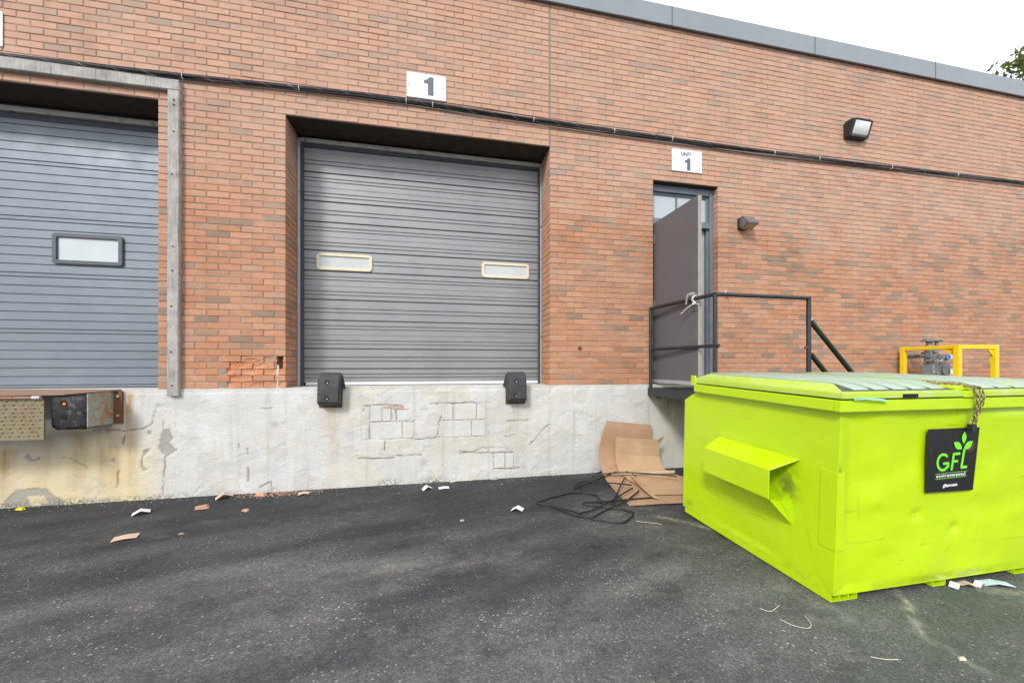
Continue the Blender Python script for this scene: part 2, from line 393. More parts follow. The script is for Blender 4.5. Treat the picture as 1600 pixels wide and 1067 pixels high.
def cardboard():
    t = NT("cardboard"); p = t.obj()
    col = t.mix(t.ramp(t.noise(p, 2.5, 5, .6), [(.3,0),(.7,1)]), (.43,.275,.165), (.51,.345,.215))
    wv = t.n("ShaderNodeTexWave"); wv.inputs['Scale'].default_value = 26; wv.bands_direction = 'Z'; t.l(p, wv.inputs['Vector'])
    col = t.mix(t.ramp(t.noise(p, 9, 6, .7), [(.62,0),(.72,.5)]), col, (.30,.19,.115))
    return t.fin(col, .82, t.bump(wv.outputs['Fac'], .08, .002), spec=.2)
CARD = cardboard()
CARDDARK = pmat("worn_cardboard", (.395,.25,.155), .09, 4, .85, 0, .1, 30, .2, (.31,.19,.115), .15, 6)
PAPER = pmat("white_card", (.74,.75,.78), .05, 12, .6)
TANPAPER = pmat("tan_card", (.56,.41,.30), .12, 14, .7)
ORANGECHIP = pmat("broken_brick", (.50,.275,.175), .2, 40, .9, 0, .5, 80)
YELLOWBIT = pmat("yellow_scrap", (.75,.56,.02), .1, 14, .5)
STRAW = pmat("straw", (.60,.53,.40), .2, 30, .8)
STONE = pmat("pale_stone", (.40,.385,.36), .3, 60, .85, 0, .3, 90)
TEAL = pmat("teal_film", (.20,.52,.38), .2, 9, .3, 0, .1, 30, .6)
BLUEBIT = pmat("pale_blue_film", (.50,.62,.70), .15, 14, .35)
SIGNBLACK = rusty("black_sign", (.009,.0095,.011), .14, 9, .5, 0, (.08,.038,.018))
LOGOGREEN = pmat("logo_green", (.19,.72,.035), .03, 8, .45)
BRASS = pmat("brass", (.55,.42,.12), .1, 30, .35, .8)
SEALANT = pmat("joint_sealant", (.20,.195,.175), .15, 12, .8)
LINTER = pmat("interior_wall", (.33,.345,.345), .1, 4, .6)
INTDARK = pmat("interior_dark", (.03,.03,.032), .2, 3, .8)

# ------------------------------------------------------------------ the ground: one asphalt sheet, falling 2 % away from the wall
SL = .02
def gz(x, y): return SL*min(y, 0)
def ground_h(X, Y):
    h = np.where(Y < 0, SL*Y, 0.0)
    k = sstep(0, -.25, Y)*sstep(7, 5.5, np.abs(X-1))
    return h + k*((fbm(X*1.7+9, Y*1.7+3, 5, 4)-.5)*.022 + (fbm(X*9, Y*9, 15, 3)-.5)*.004)
def make_ground():
    xs = np.concatenate([[-400,-120,-40,-16,-9], np.arange(-6.5,-4.2,.12), np.arange(-4.2,4.6,.02), np.arange(4.6,9,.12), [12,18,40,120,400]])
    ys = np.concatenate([[-400,-120,-40,-16,-9], np.arange(-6.5,-4.5,.12), np.arange(-4.5,.02,.02), [.06,.5,2,8,20,60,150,400]])
    X, Y = np.meshgrid(xs, ys, indexing='ij'); nx, ny = X.shape
    Z = ground_h(X, Y)
    V = np.stack([X,Y,Z], -1).reshape(-1,3)
    i = np.arange(nx*ny).reshape(nx,ny)
    F = np.stack([i[:-1,:-1], i[1:,:-1], i[1:,1:], i[:-1,1:]], -1).reshape(-1,4)
    me = bpy.data.meshes.new("asphalt_yard"); me.from_pydata(V.tolist(), [], F.tolist())
    # wear: fresh black sealer by the wall, greyer with polished stone further out, in streaks along the way lorries back in
    u = X*.96+Y*.28; v = -X*.28+Y*.96
    n1 = fbm(u*.55+3, v*1.9+7, 31, 5); n2 = fbm(u*1.6, v*5.2, 41, 4); n3 = fbm(X*.9+5, Y*.9, 51, 3)
    away = sstep(-.15, -2.5, Y)
    tone = np.clip(.07 + .50*away + (n1-.5)*1.1*(.35+away*.65) + (n2-.5)*1.15*(.4+.6*away) + (n3-.5)*.35, 0, 1)
    band = np.exp(-((Y+1.95+.16*(X-1.0))/.11)**2)*sstep(-2.2,.2,X)*sstep(1.9,1.2,X)
    tone = np.clip(tone+.35*band*(n2), 0, 1)
    dust = 1.0*np.exp(-(segdist(X+(fbm(X*6,Y*6,121,3)-.5)*.12, Y, [(2.72,-2.62),(2.66,-2.72),(2.52,-2.86),(2.42,-2.98)])/.030)**2)
    dust = np.maximum(dust, .45*np.exp(-(segdist(X+(fbm(X*5,Y*5,122,3)-.5)*.14, Y, [(2.42,-2.98),(2.40,-3.1),(2.48,-3.3)])/.022)**2))
    dust = np.maximum(dust, .8*np.exp(-(segdist(X, Y, [(1.95,-1.32),(2.16,-1.52),(2.28,-1.68)])/.03)**2))
    dust = np.maximum(dust, .5*np.exp(-(segdist(X, Y, [(2.12,-2.45),(2.2,-2.75),(2.05,-2.72)])/.05)**2))
    dust = np.maximum(dust, .7*np.exp(-(segdist(X, Y, [(3.3,-2.72),(3.7,-2.85),(3.6,-2.75),(4.0,-2.8)])/.04)**2))
    dust = np.clip(dust,0,1)*np.clip(.15+1.9*(fbm(X*14,Y*14,123,3)-.3),0,1)
    dust = np.maximum(dust, .14*band*sstep(.42,.6,n2))
    for k in range(46):
        a, b = rng.uniform(-3.6,2.0), rng.uniform(-3.3,-.6); s = rng.uniform(.02,.06)
        dust = np.maximum(dust, rng.uniform(.04,.16)*np.exp(-(((X-a)/(s*2.2))**2+((Y-b+.25*(X-a))/s)**2)))
    alg = sstep(1.2,2.4,X)*sstep(-1.4,-2.3,Y)
    fattr(me,'tone',tone); fattr(me,'dust',dust); fattr(me,'algae',alg)
    me.materials.append(ASPHALT); me.polygons.foreach_set("use_smooth", [True]*len(me.polygons))
    tag(link("asphalt_yard", me), kind='structure')
make_ground()

# ------------------------------------------------------------------ foundation wall
FT = 1.082                                   # top of the foundation
def cpx(o, s):                               # photograph measurements on the wall face, turned to metres along the wall
    sn, cs = math.sin(CAM_YAW), math.cos(CAM_YAW)
    def g(u, v):
        a = (o[0]+u*s-800)/FPX; t = CAM_D/(cs-a*sn)
        return ((sn+a*cs)*t, CAM_H+(572-o[1]-v*s)/FPX*t)
    return lambda pts: [g(*p) for p in pts]
CA, CB = cpx((0,580), .28125), cpx((560,600), .1875)
BLOCKS = [CB([a,b]) for a,b in [((102,180),(197,309)),((204,205),(272,306)),((323,216),(424,300)),((102,321),(365,449)),((373,316),(463,446)),
          ((698,168),(787,293)),((796,166),(981,291)),((989,165),(1058,290)),((684,304),(941,430)),((949,302),(1060,427)),
          ((1132,577),(1219,692)),((1226,575),(1290,690))]]
def make_foundation():
    root = thing("foundation_wall", "white painted concrete dock wall under the bricks, cracked and rust stained", "foundation", (0,0,0))
    xs = np.concatenate([np.arange(-9.0,-4.3,.05), np.arange(-4.3, 2.681, .0115)]); zs = np.concatenate([[-.3,-.12], np.linspace(-.06, FT, 112)])
    X, Z = np.meshgrid(xs, zs, indexing='ij'); nx, nz = X.shape
    n0 = fbm(X*1.9, Z*1.9, 61, 5); n1 = fbm(X*7, Z*7, 62, 4); wob = (fbm(X*16, Z*16, 63, 3)-.5)*.022; wob2 = (fbm(X*16+50, Z*16, 64, 3)-.5)*.022
    XX, ZZ = X+wob, Z+wob2
    D = (n0-.5)*.020+(n1-.5)*.006            # depth, positive = towards the yard
    crack = np.zeros_like(X); flake = np.zeros_like(X); rust = np.zeros_like(X); cream = np.zeros_like(X); pink = np.zeros_like(X)
    thin = [CA(p) for p in [[(880,185),(865,225),(850,290),(800,318),(700,328),(520,322)],[(885,185),(905,220),(910,310)],[(925,470),(915,600),(905,700)],
            [(340,480),(400,480),(450,515),(500,540)],[(660,550),(655,640)],[(700,340),(690,400)],[(1440,640),(1510,610),(1515,670)],[(1450,208),(1520,205)]]]
    thin += [CB(p) for p in [[(40,178),(220,170),(350,178),(385,200),(410,230),(425,270),(465,300),(465,312)],[(115,318),(300,312),(465,310)],
            [(115,318),(95,340),(90,440)],[(60,462),(220,460),(380,450),(500,455),(600,450),(660,430),(672,310),(690,270),(740,265)],
            [(600,163),(700,155),(790,162),(900,155),(1110,152)],[(670,438),(760,410),(830,440),(950,432),(1060,432)],[(815,450),(815,500)],
            [(845,575),(1090,570),(1280,568)],[(845,555),(930,575),(1030,530),(1090,528),(1130,520),(1220,530),(1280,560)],[(1090,528),(1090,570)],
            [(222,465),(222,550)],[(330,595),(440,590),(525,582)],[(1240,305),(1320,297),(1420,293)],[(1210,430),(1250,437),(1310,415)],
            [(1420,500),(1470,460),(1500,420),(1590,330)],[(325,290),(370,300),(430,290)],[(270,200),(285,305)],[(315,215),(318,290)],[(0,620),(300,615)]]]
    for k, c in enumerate(thin):
        d = segdist(XX, ZZ, c); a = np.exp(-(d/(.0025+.006*n1))**2)*np.clip(2.4*(fbm(X*4+k,Z*4,66,3)-.22),0.1,1); crack = np.maximum(crack, a); D -= .004*np.exp(-(d/.007)**2)
    flakes = [CA(p) for p in [[(905,318),(950,320),(965,370),(945,400),(995,432),(940,470),(905,460),(885,425)],
              [(795,465),(805,430),(840,425),(835,440),(800,470),(805,530),(840,545),(800,552),(780,510)],
              [(15,752),(40,710),(100,660),(180,645),(270,650),(320,690),(375,720),(360,750),(200,765)],[(820,325),(845,330),(845,350),(822,352)],
              [(1380,530),(1392,540),(1390,610),(1378,615)],[(1370,430),(1382,425),(1384,470),(1376,465)],[(1328,395),(1340,400),(1336,425),(1328,420)],
              [(130,470),(160,455),(180,490),(230,470),(225,490),(170,500)],[(680,370),(705,360),(690,410),(675,400)],[(620,490),(650,470),(640,510)]]]
    flakes += [CB(p) for p in [[(1130,700),(1290,690),(1360,692),(1320,708),(1200,712)],[(40,200),(62,205),(45,230)]]]
    for p in flakes:
        m = inpoly(XX, ZZ, p); flake[m] = np.maximum(flake[m], .9); D[m] -= .006
    peel = sstep(.52,.535,fbm(XX*3.1+7,ZZ*4.3,201,5))*sstep(-1.25,-.8,X)*sstep(1.5,1.1,X)*sstep(.22,.42,Z+.12*n0)
    peel2 = sstep(.63,.64,fbm(XX*4.5,ZZ*5.5+9,211,5))*.8
    pk = np.maximum(peel,peel2); D -= .0035*pk; flake = np.maximum(flake, .16*pk)
    glass = CA([(160,690),(250,690),(265,730),(200,750),(160,730)]); flake[inpoly(XX, ZZ, glass)] = .1
    for (cx, cz, r, a) in [(*CA([(1530,295)])[0],.035,.6),(*CA([(1480,165)])[0],.018,.4),(*CA([(1580,400)])[0],.02,.5),(*CA([(1500,450)])[0],.03,.35),(*CB([(850,95)])[0],.05,.35),
                           (*CB([(545,650)])[0],.05,.55),(*CB([(1365,560)])[0],.022,.5),(*CB([(1380,690)])[0],.03,.5),(*CA([(1575,285)])[0],.02,.5)]:
        flake = np.maximum(flake, a*np.exp(-(((X-cx)/r)**2+((Z-cz)/r)**2)))
    for p in [CB([(205,182),(372,182),(385,205),(270,215),(208,206)]), CB([(795,213),(852,236),(795,238)])]: pink[inpoly(XX,ZZ,p)] = .8
    for a in BLOCKS:                          # the plaster is gone over these: a pocket 9 mm deep holds the bare blocks
        (x0,z1),(x1,z0) = a; g4 = [random.choice((.001,.004,.007,.011)) for _ in range(4)]; WX = X+.55*wob; WZ = Z+.55*wob2
        m = (WX>x0-g4[0])&(WX<x1+g4[1])&(WZ>z0-g4[2])&(WZ<z1+g4[3]); D[m] = np.minimum(D[m], -.010)
        flake[m] = np.maximum(flake[m], .45)
    blot = .55*sstep(.50,.62,fbm(X*2.6+31,Z*2.0,221,5))*sstep(-1.3,-.9,X)*sstep(1.7,1.3,X)
    lv = sstep(-2.45,-2.95,X)
    cream = .95*lv*sstep(.95,.35,Z)*np.clip(.35+fbm(X*2.2,Z*1.1,71,4)*1.1,0,1)
    cream = np.maximum(cream, np.maximum(.32*blot, .16*peel))
    for cx, wd, z1, a in [(-3.86,.07,.55,.9),(-3.30,.08,.72,.75),(-3.12,.05,.70,.7),(-3.02,.09,.74,.75),(-2.89,.045,1.06,.95),(-2.86,.035,.8,.7),(-1.05,.06,.87,.45),(-3.55,.10,.66,.5)]:
        wv = cx+(fbm(Z*3, Z*0+cx, 81, 3)-.5)*.06
        rust = np.maximum(rust, a*np.exp(-((X-wv)/wd)**2)*sstep(z1+.03,z1-.05,Z)*sstep(-.1,z1,Z)**.7)
    tar = sstep(.06,.0,Z-.03*fbm(X*2,Z*0,93,3))*np.clip(.25+2.2*(fbm(X*1.5,Z*0,91,3)-.42),0.12,1)
    tar = np.clip(tar+sstep(.075,.0,Z-.05*fbm(X*5,Z*0,94,4))*sstep(-1.9,-1.2,X)*np.clip(2.6*(fbm(X*2.2+8,Z*0,92,3)-.36),0,1),0,1)
    top = Z > FT-.05
    D[top] -= (.006*fbm(X*6,Z*6,95,3))[top]
    Y = -.013-D
    V = np.stack([X,Y,Z],-1).reshape(-1,3).tolist(); i = np.arange(nx*nz).reshape(nx,nz)
    F = np.stack([i[:-1,:-1],i[1:,:-1],i[1:,1:],i[:-1,1:]],-1).reshape(-1,4).tolist()
    # top ledge and body behind the face
    n = len(V); V += [(x,.62,FT+.001*0) for x in xs]; ti = i[:,-1]
    F += [(int(ti[k]),int(ti[k+1]),n+k+1,n+k) for k in range(nx-1)]
    me = bpy.data.meshes.new("wall_face"); me.from_pydata(V, [], F)
    pad = lambda a: np.concatenate([a.ravel(), np.full(nx, 0.0)])
    for nm, a in (('crack',crack),('flake',flake),('rust',rust),('cream',cream),('pink',pink),('tar',tar)): fattr(me, nm, pad(a))
    me.materials.append(PAINTED); me.polygons.foreach_set("use_smooth", [True]*len(me.polygons)); me.set_sharp_from_angle(angle=R(40))
    link("wall_face", me, root)
    for k, a in enumerate(BLOCKS):
        (x0,z1),(x1,z0) = a; j = lambda s=.004: random.uniform(-s,s)
        yf = -.0135+random.uniform(0,.003); m = MB()
        m.hexa([(x0+j(),yf,z0+j()),(x1+j(),yf,z0+j()),(x1,.02,z0),(x0,.02,z0),(x0+j(),yf+j(.001),z1+j()),(x1+j(),yf,z1+j()),(x1,.02,z1),(x0,.02,z1)])
        part("concrete_block", m, PAINTED, root, bevel=.003)
    r2 = thing("concrete_base", "bare grey concrete base under the steel landing, stained brown at its top", "concrete base", (2.69,0,0))
    m = MB(); xs2 = np.arange(2.684, 14.01, .06); zs2 = np.linspace(-.3, FT, 14)
    X, Z = np.meshgrid(xs2, zs2, indexing='ij'); Y = -.004-(fbm(X*3,Z*3,97,3)-.5)*.012; i = np.arange(X.size).reshape(X.shape)
    m.add(np.stack([X,Y,Z],-1).reshape(-1,3).tolist(), np.stack([i[:-1,:-1],i[1:,:-1],i[1:,1:],i[:-1,1:]],-1).reshape(-1,4).tolist())
    m.box(2.684,14.0,.012,.6,-.3,FT-.002)
    part("base_face", m, CONCRETE, r2)
make_foundation()

# ------------------------------------------------------------------ brick wall
CH, BL = .0667, .2069; NC = 69; WT = FT+NC*CH
X0, X1 = -9.0, 14.0
OPEN = [(-5.547,-2.659,0,43), (-1.512,1.384,0,43), (2.754,3.705,0,39)]
CJ = 1.381                                    # control joint above the right edge of the middle opening
wall_root = thing("brick_wall", "long wall of salmon red bricks with two dock openings and a doorway", "brick wall", (0,0,FT))
def proj_area(x0, x1, z0, z1):
    sn, cs = math.sin(CAM_YAW), math.cos(CAM_YAW)
    def P(x, z):
        d = x*sn+CAM_D*cs; return 800+FPX*(x*cs-CAM_D*sn)/d, 572-FPX*(z-CAM_H)/d
    a = P(x0,z0); b = P(x1,z0); c = P(x1,z1); d = P(x0,z1)
    xs = [a[0],b[0],c[0],d[0]]
    cl = max(0, min(max(xs),1600)-max(min(xs),0))/(max(xs)-min(xs))
    ya = (min(a[1],b[1],1067)-max(c[1],d[1],0))
    return cl*abs(b[0]-a[0])*max(0,ya)
def brick_shape(L, H, dep, seed, chip=0):
    rr = random.Random(seed); m = MB(); b = .0035
    j = lambda s: rr.uniform(-s, s)
    o = [(-L/2+j(.0012),-H/2+j(.001)),(L/2+j(.0012),-H/2+j(.001)),(L/2+j(.0012),H/2+j(.001)),(-L/2+j(.0012),H/2+j(.001))]
    inn = [(x-math.copysign(b+abs(j(.0015)),x), z-math.copysign(b*.8,z)) for x,z in o]
    y = [j(.0012)+chip*abs(j(.0045)) for _ in range(4)]
    vs = [(x,dep,z) for x,z in o]+[(x,.0032,z) for x,z in o]+[(x,y[k],z) for k,(x,z) in enumerate(inn)]
    if chip:                                  # a spalled face: a ragged grid, broken away by up to 14 mm
        nx_, nz_ = 9, 4; W = nx_+1; g = []; cx_, cz_ = rr.uniform(-L/2,L/2), rr.uniform(-H/2,H/2)
        for b_ in range(nz_+1):
            for a_ in range(W):
                e = a_ in (0,nx_) or b_ in (0,nz_); x = -L/2+L*a_/nx_; z = -H/2+H*b_/nz_; k = max(0,1-math.hypot((x-cx_)/.09,(z-cz_)/.045))
                g.append((x+j(.004), rr.uniform(.001,.005)+.013*min(1,k*1.8)*rr.uniform(.6,1), z+j(.0022)))
        V_ = [(x,dep,z) for x,z in o]+g; F_ = []
        for b_ in range(nz_):
            for a_ in range(nx_):
                q = 4+b_*W+a_; F_ += [(q,q+1,q+W+1),(q,q+W+1,q+W)]
        bot = [4+a_ for a_ in range(W)]; top_ = [4+nz_*W+a_ for a_ in range(W)]
        F_ += [tuple([0,1]+bot[::-1]), tuple([3]+top_+[2]), tuple([0]+[4+b_*W for b_ in range(nz_+1)]+[3]), tuple([1,2]+[4+b_*W+nx_ for b_ in range(nz_,-1,-1)])]
        return m.add(V_, F_)
    return m.add(vs, [(8,9,10,11)]+[(4+k,4+(k+1)%4,8+(k+1)%4,8+k) for k in range(4)]+[(k,(k+1)%4,4+(k+1)%4,4+k) for k in range(4)])
def tint_of(r):
    u = r.random()
    if u < .52: return r.uniform(.22,.52)
    if u < .72: return r.uniform(.50,.70)
    if u < .86: return r.uniform(.02,.24)
    if u < .94: return r.uniform(.70,.79)
    return r.uniform(.79,.88)
def build_bricks():
    bricks = []                               # (x0, x1, course, depth)
    for i in range(NC):
        op = [(a,b) for a,b,c0,c1 in OPEN if c0 <= i < c1]
        if i >= 43: op = op+[(CJ-.006,CJ+.006)]
        cuts = sorted(op); segs = []; x = X0
        for a, b in cuts:
            if a > x: segs.append((x,a))
            x = max(x,b)
        segs.append((x,X1))
        off = 1.384+(BL/2 if i % 2 else 0)
        for a, b in segs:
            k = math.ceil((a-off)/BL); js = [a]
            while off+k*BL < b-1e-4:
                q = off+k*BL
                if q-js[-1] > .055: js.append(q)
                k += 1
            if b-js[-1] < .055 and len(js) > 1: js[-1] = b
            else: js.append(b)
            for p, q in zip(js[:-1], js[1:]):
                l = any(abs(p-e[1]) < .004 for e in OPEN) and i < 43; r = any(abs(q-e[0]) < .004 for e in OPEN) and i < 43
                pp = p+(0 if l else .0042); qq = q-(0 if r else .0042)
                bricks.append((pp, qq, i, (.19 if i % 2 else .09) if (l or r) else .04))
    rr = random.Random(11)
    scored = []
    for n, (p,q,i,d) in enumerate(bricks):
        z0 = FT+i*CH+.0042; z1 = FT+(i+1)*CH-.0028
        scored.append((proj_area(p,q,z0,z1), n))
    scored.sort(reverse=True); single = set(n for a,n in scored[:300])
    shared = {}; V = []; F = []; T = []
    for n, (p,q,i,d) in enumerate(bricks):
        z0 = FT+i*CH+.0042; z1 = FT+(i+1)*CH-.0028; L = q-p; H = z1-z0; t = tint_of(rr); chip = 0
        
        if p > 4.2 and z1 < 4.1 and t < .3 and rr.random() < .3: t = rr.uniform(.74,.9)
        xc, zc = (p+q)/2, (z0+z1)/2
        if i <= 4 and -2.05 < xc < -1.5:      # the broken corner low down beside the middle door
            if i == 4 and q > -1.513: L -= .0; 
            if rr.random() < .62: chip = 1; t = rr.uniform(.93,1)
        if i in (4,3) and abs(q+1.512) < .004:
            q2 = q-.085; xc = (p+q2)/2; L = q2-p; t = .72 if i == 4 else .3
        zj = rr.uniform(-.001,.001)
        if n in single:
            key = (round(L,3), d, rr.randrange(6) if abs(L-.1985) < .001 and not chip else n+1000)
            if key not in shared: shared[key] = brick_shape(L,H,d,len(shared)+1,chip).data("brick", BRICK)
            o = link("brick", shared[key], wall_root, (xc, rr.uniform(-.0015,.0015), zc-FT+zj)); o["tint"] = float(t)
        else:
            m = brick_shape(L,H,d,n+5000,chip); b0 = len(V); yo = rr.uniform(-.0015,.0015)
            V += [(x+xc,y+yo,z+zc-FT+zj) for x,y,z in m.v]; F += [tuple(b0+k for k in f) for f in m.f]; T += [t]*len(m.v)
    for i in (3,4):                           # the sliver of brick left standing at the broken corner
        z0 = i*CH+.0042; z1 = (i+1)*CH-.0028; mm = MB().hexa([(-1.538,.004,z0),(-1.512,.001,z0),(-1.512,.095,z0),(-1.53,.095,z0),(-1.532,.006,z1),(-1.512,.002,z1),(-1.512,.095,z1),(-1.536,.095,z1)])
        b0 = len(V); V += mm.v; F += [tuple(b0+k for k in f) for f in mm.f]; T += [.97]*8
    # returns of the two dock openings, one brick deep and a half
    for xe, sgn in ((-5.547,1),(-2.659,-1),(-1.512,1),(1.384,-1)):
        for i in range(43):
            z0 = FT+i*CH+.0042-FT; z1 = FT+(i+1)*CH-.0028-FT
            for ya, yb in ([(.10,.297),(.307,.42)] if i % 2 == 0 else [(.20,.397)]):
                mm = MB().box(min(xe,xe-sgn*.04), max(xe,xe-sgn*.04), ya, yb, z0, z1); b0 = len(V); e = rr.uniform(-.001,.001)
                V += [(x+e,y,z) for x,y,z in mm.v]; F += [tuple(b0+k for k in f) for f in mm.f]; T += [tint_of(rr)]*8
    me = bpy.data.meshes.new("bricks"); me.from_pydata(V, [], F); fattr(me,'tint',T); me.materials.append(BRICK)
    bm = bmesh.new(); bm.from_mesh(me); bmesh.ops.recalc_face_normals(bm, faces=bm.faces); bm.to_mesh(me); bm.free()
    o = link("brick_courses", me, wall_root); o["kind"] = "stuff"
    # mortar: recessed 7 mm behind the brick faces
    m = MB(); yb, ye = .0048, .42; Z0 = FT-.02
    z39 = FT+39*CH; z43 = FT+43*CH
    m.box(X0,X1,yb,ye,z43,WT); m.box(X0,-5.547-.0065,yb,ye,Z0,z43-.0001)
    zc5 = FT+5*CH; m.box(-2.659+.0065,-2.06,yb,ye,Z0,zc5); m.box(-2.659+.0065,-1.512-.0065,yb,ye,zc5+.0001,z43-.0001); m.box(-2.0599,-1.615,.016,ye,Z0,zc5); m.box(-1.6149,-1.512-.0065,.016,ye,Z0,FT+3*CH); m.box(-1.6149,-1.512-.0065,.12,ye,FT+3*CH+.0001,zc5); m.box(1.384+.0065,2.754-.004,yb,ye,Z0,z43-.0001)
    m.box(2.754-.004,3.705+.004,yb,ye,z39,z43-.0001); m.box(3.705+.004,X1,yb,ye,Z0,z43-.0001)
    part("mortar", m, MORTAR, wall_root)
    part("control_joint", MB().box(CJ-.0055,CJ+.0055,.002,.02,z43,WT), SEALANT, wall_root)
    for a, b in ((-5.546,-2.66),(-1.511,1.383)):
        part("lintel", MB().box(a,b,.004,.43,z43-.008,z43+.003), SOFFIT, wall_root)
    part("lintel", MB().box(2.755,3.704,.004,.3,z39-.006,z39+.003), SOFFIT, wall_root)
    # rubble of mortar in the broken corner
    m = MB()
    for z in (1.10,1.15,1.20,1.25,1.29):
        m.hexa([(-1.60+random.uniform(-.01,.01),.002,z-.03),(-1.575,.004,z-.03),(-1.575,.03,z-.03),(-1.6,.03,z-.03),(-1.6,.003,z+.03),(-1.578+random.uniform(-.008,.008),.002,z+.03),(-1.58,.03,z+.03),(-1.6,.03,z+.03)])
    part("exposed_mortar", m, pmat("pale_mortar",(.52,.47,.42),.2,40,.95,0,.6,90), wall_root, bevel=.004)
build_bricks()

# building body behind the wall: flat roof, side walls and a dim interior, so the openings have something behind them
body = thing("warehouse_body", "low flat roofed warehouse volume behind the brick front", "building", (4,5,0))
m = MB(); m.box(X0,X1,.43,14,WT-.02,WT+.1); m.box(X0-.2,X0,.0,14,-.3,WT+.1); m.box(X1,X1+.2,.0,14,-.3,WT+.1); m.box(X0,X1,13.8,14,-.3,WT-.03)
part("shell", m, CONCRETE, body)
m = MB(); m.box(X0,2.45,.63,.67,FT,WT-.03); m.box(2.45,2.49,.43,4,FT,WT-.03); m.box(4.2,4.24,.43,4,FT,WT-.03); m.box(2.49,4.2,3.96,4,FT,WT-.03); m.box(2.45,4.24,.43,4,FT-.05,FT)
part("inner_partition", m, INTDARK, body)

# metal coping along the top of the wall
cop = thing("roof_coping", "dark grey metal coping capping the brick wall in long lapped lengths", "coping", (4,0,5.655))
seams = [x for x in [2.995+2.225*k for k in range(-6,6)] if X0 < x < X1]
xs = [X0]+seams+[X1]
for a, b in zip(xs[:-1], xs[1:]):
    m = MB().prism([(-.045,5.655),(-.045,5.898),(-.035,5.909),(.5,5.93),(.5,5.90),(-.03,5.884),(-.03,5.668),(-.02,5.655)], 'x', a+.003, b-.003)
    part("coping_length", m, FASCIA, cop)
for x in seams: part("lap_joint", MB().box(x-.005,x+.004,-.0472,-.0452,5.656,5.897), SEAL, cop)
part("blocking", MB().box(X0,X1,-.028,.3,WT-.001,5.88), INTDARK, cop)

# ------------------------------------------------------------------ dock doors
def groove_profile(h, lines, y0=0.0, dep=.012):
    """profile (y, z) of a ribbed sheet, bottom to top; lines = (centre, half width, depth)"""
    pr = [(y0,0.0)]
    for c, hw, d in sorted(lines):
        s = min(.004, hw*.8); pr += [(y0,c-hw),(y0+d,c-hw+s),(y0+d,c+hw-s),(y0,c+hw)]
    pr.append((y0,h)); return pr
def ribbed(pr, xa, xb, y0, z0, thick=.04):
    m = MB(); poly = [(y0+y, z0+z) for y,z in pr]+[(y0+thick,z0+pr[-1][1]),(y0+thick,z0)]
    return m.prism(poly, 'x', xa, xb)
def mid_door():
    xa, xb, Y = -1.462, 1.366, .385
    d = thing("dock_door", "grey ribbed overhead dock door with two small cream framed windows", "dock door", (0,Y,FT))
    L = .570; sm = .343                       # a wide band below, a narrow band above
    ln = [(.012,.0085,.024),(sm,.0085,.024)]
    for fr in (.18,.30,.69,.80): ln.append((sm*fr+.005,.0065,.010))
    ln.append((sm*.5,.0035,.004))
    for fr in (.40,.60): ln.append((sm+(L-sm)*fr,.007,.011))
    pr = groove_profile(L, ln)
    base = ribbed(pr, xa, xb, 0, 0).data("door_section", DOOR_MID)
    for z in (3.21,2.641,2.072,1.501):
        s = link("door_section", base, d, (0,0,z-FT))
        if abs(z-2.072) < .01:
            for x0, x1 in ((-1.315,-.70),(.605,1.22)):
                fr = frame_mb(x0,x1,2.424,2.622,.036,.045,Y-.017,Y+.004); part("window_frame", fr, CREAM, s, bevel=.006, seg=2, smooth=True)
                part("window_pane", MB().box(x0+.03,x1-.03,Y-.002,Y+.006,2.452,2.594), FROST, s)
    pr2 = groove_profile(.377, [(.155,.010,.026),(.05,.0075,.014),(.09,.0075,.014),(.155+.226*.4,.0085,.015),(.155+.226*.6,.0085,.015)])
    part("door_section", ribbed(pr2, xa, xb, Y, 1.124), DOOR_MID, d)
    part("door_section", MB().box(xa,xb,Y,Y+.04,3.782,3.95), DOOR_MID, d)
    part("bottom_seal", MB().box(xa+.03,xb-.02,Y-.008,Y+.03,1.09,1.122), WHITE, d, bevel=.004)
    part("sill_gap", MB().box(xa,xb,Y-.004,Y+.03,FT+.001,1.0895), SEAL, d)
    fr = thing("dock_door_frame", "pale metal trim and black seal around the middle dock opening", "door frame", (0,.36,FT))
    for x0, x1, s0, s1 in ((-1.508,-1.478,-1.478,-1.445),(1.362,1.379,1.335,1.362)):
        part("side_trim", MB().box(x0,x1,.338,.372,FT,3.91), GALV, fr, bevel=.003)
        part("side_seal", MB().box(s0+.001,s1-.001,.350,.383,FT,3.90), SEAL, fr, bevel=.004)
        b = MB()
        for z in np.arange(1.3,3.85,.42): b.cyl(((x0+x1)/2,.337,z),((x0+x1)/2,.34,z),.005,8)
        part("trim_screws", b, SEAL, fr)
    part("header_trim", MB().box(-1.477,1.361,.330,.362,3.868,3.912), HEADTRIM, fr, bevel=.003)
    part("header_seal", MB().box(-1.44,1.33,.363,.384,3.83,3.935), SEAL, fr)
mid_door()
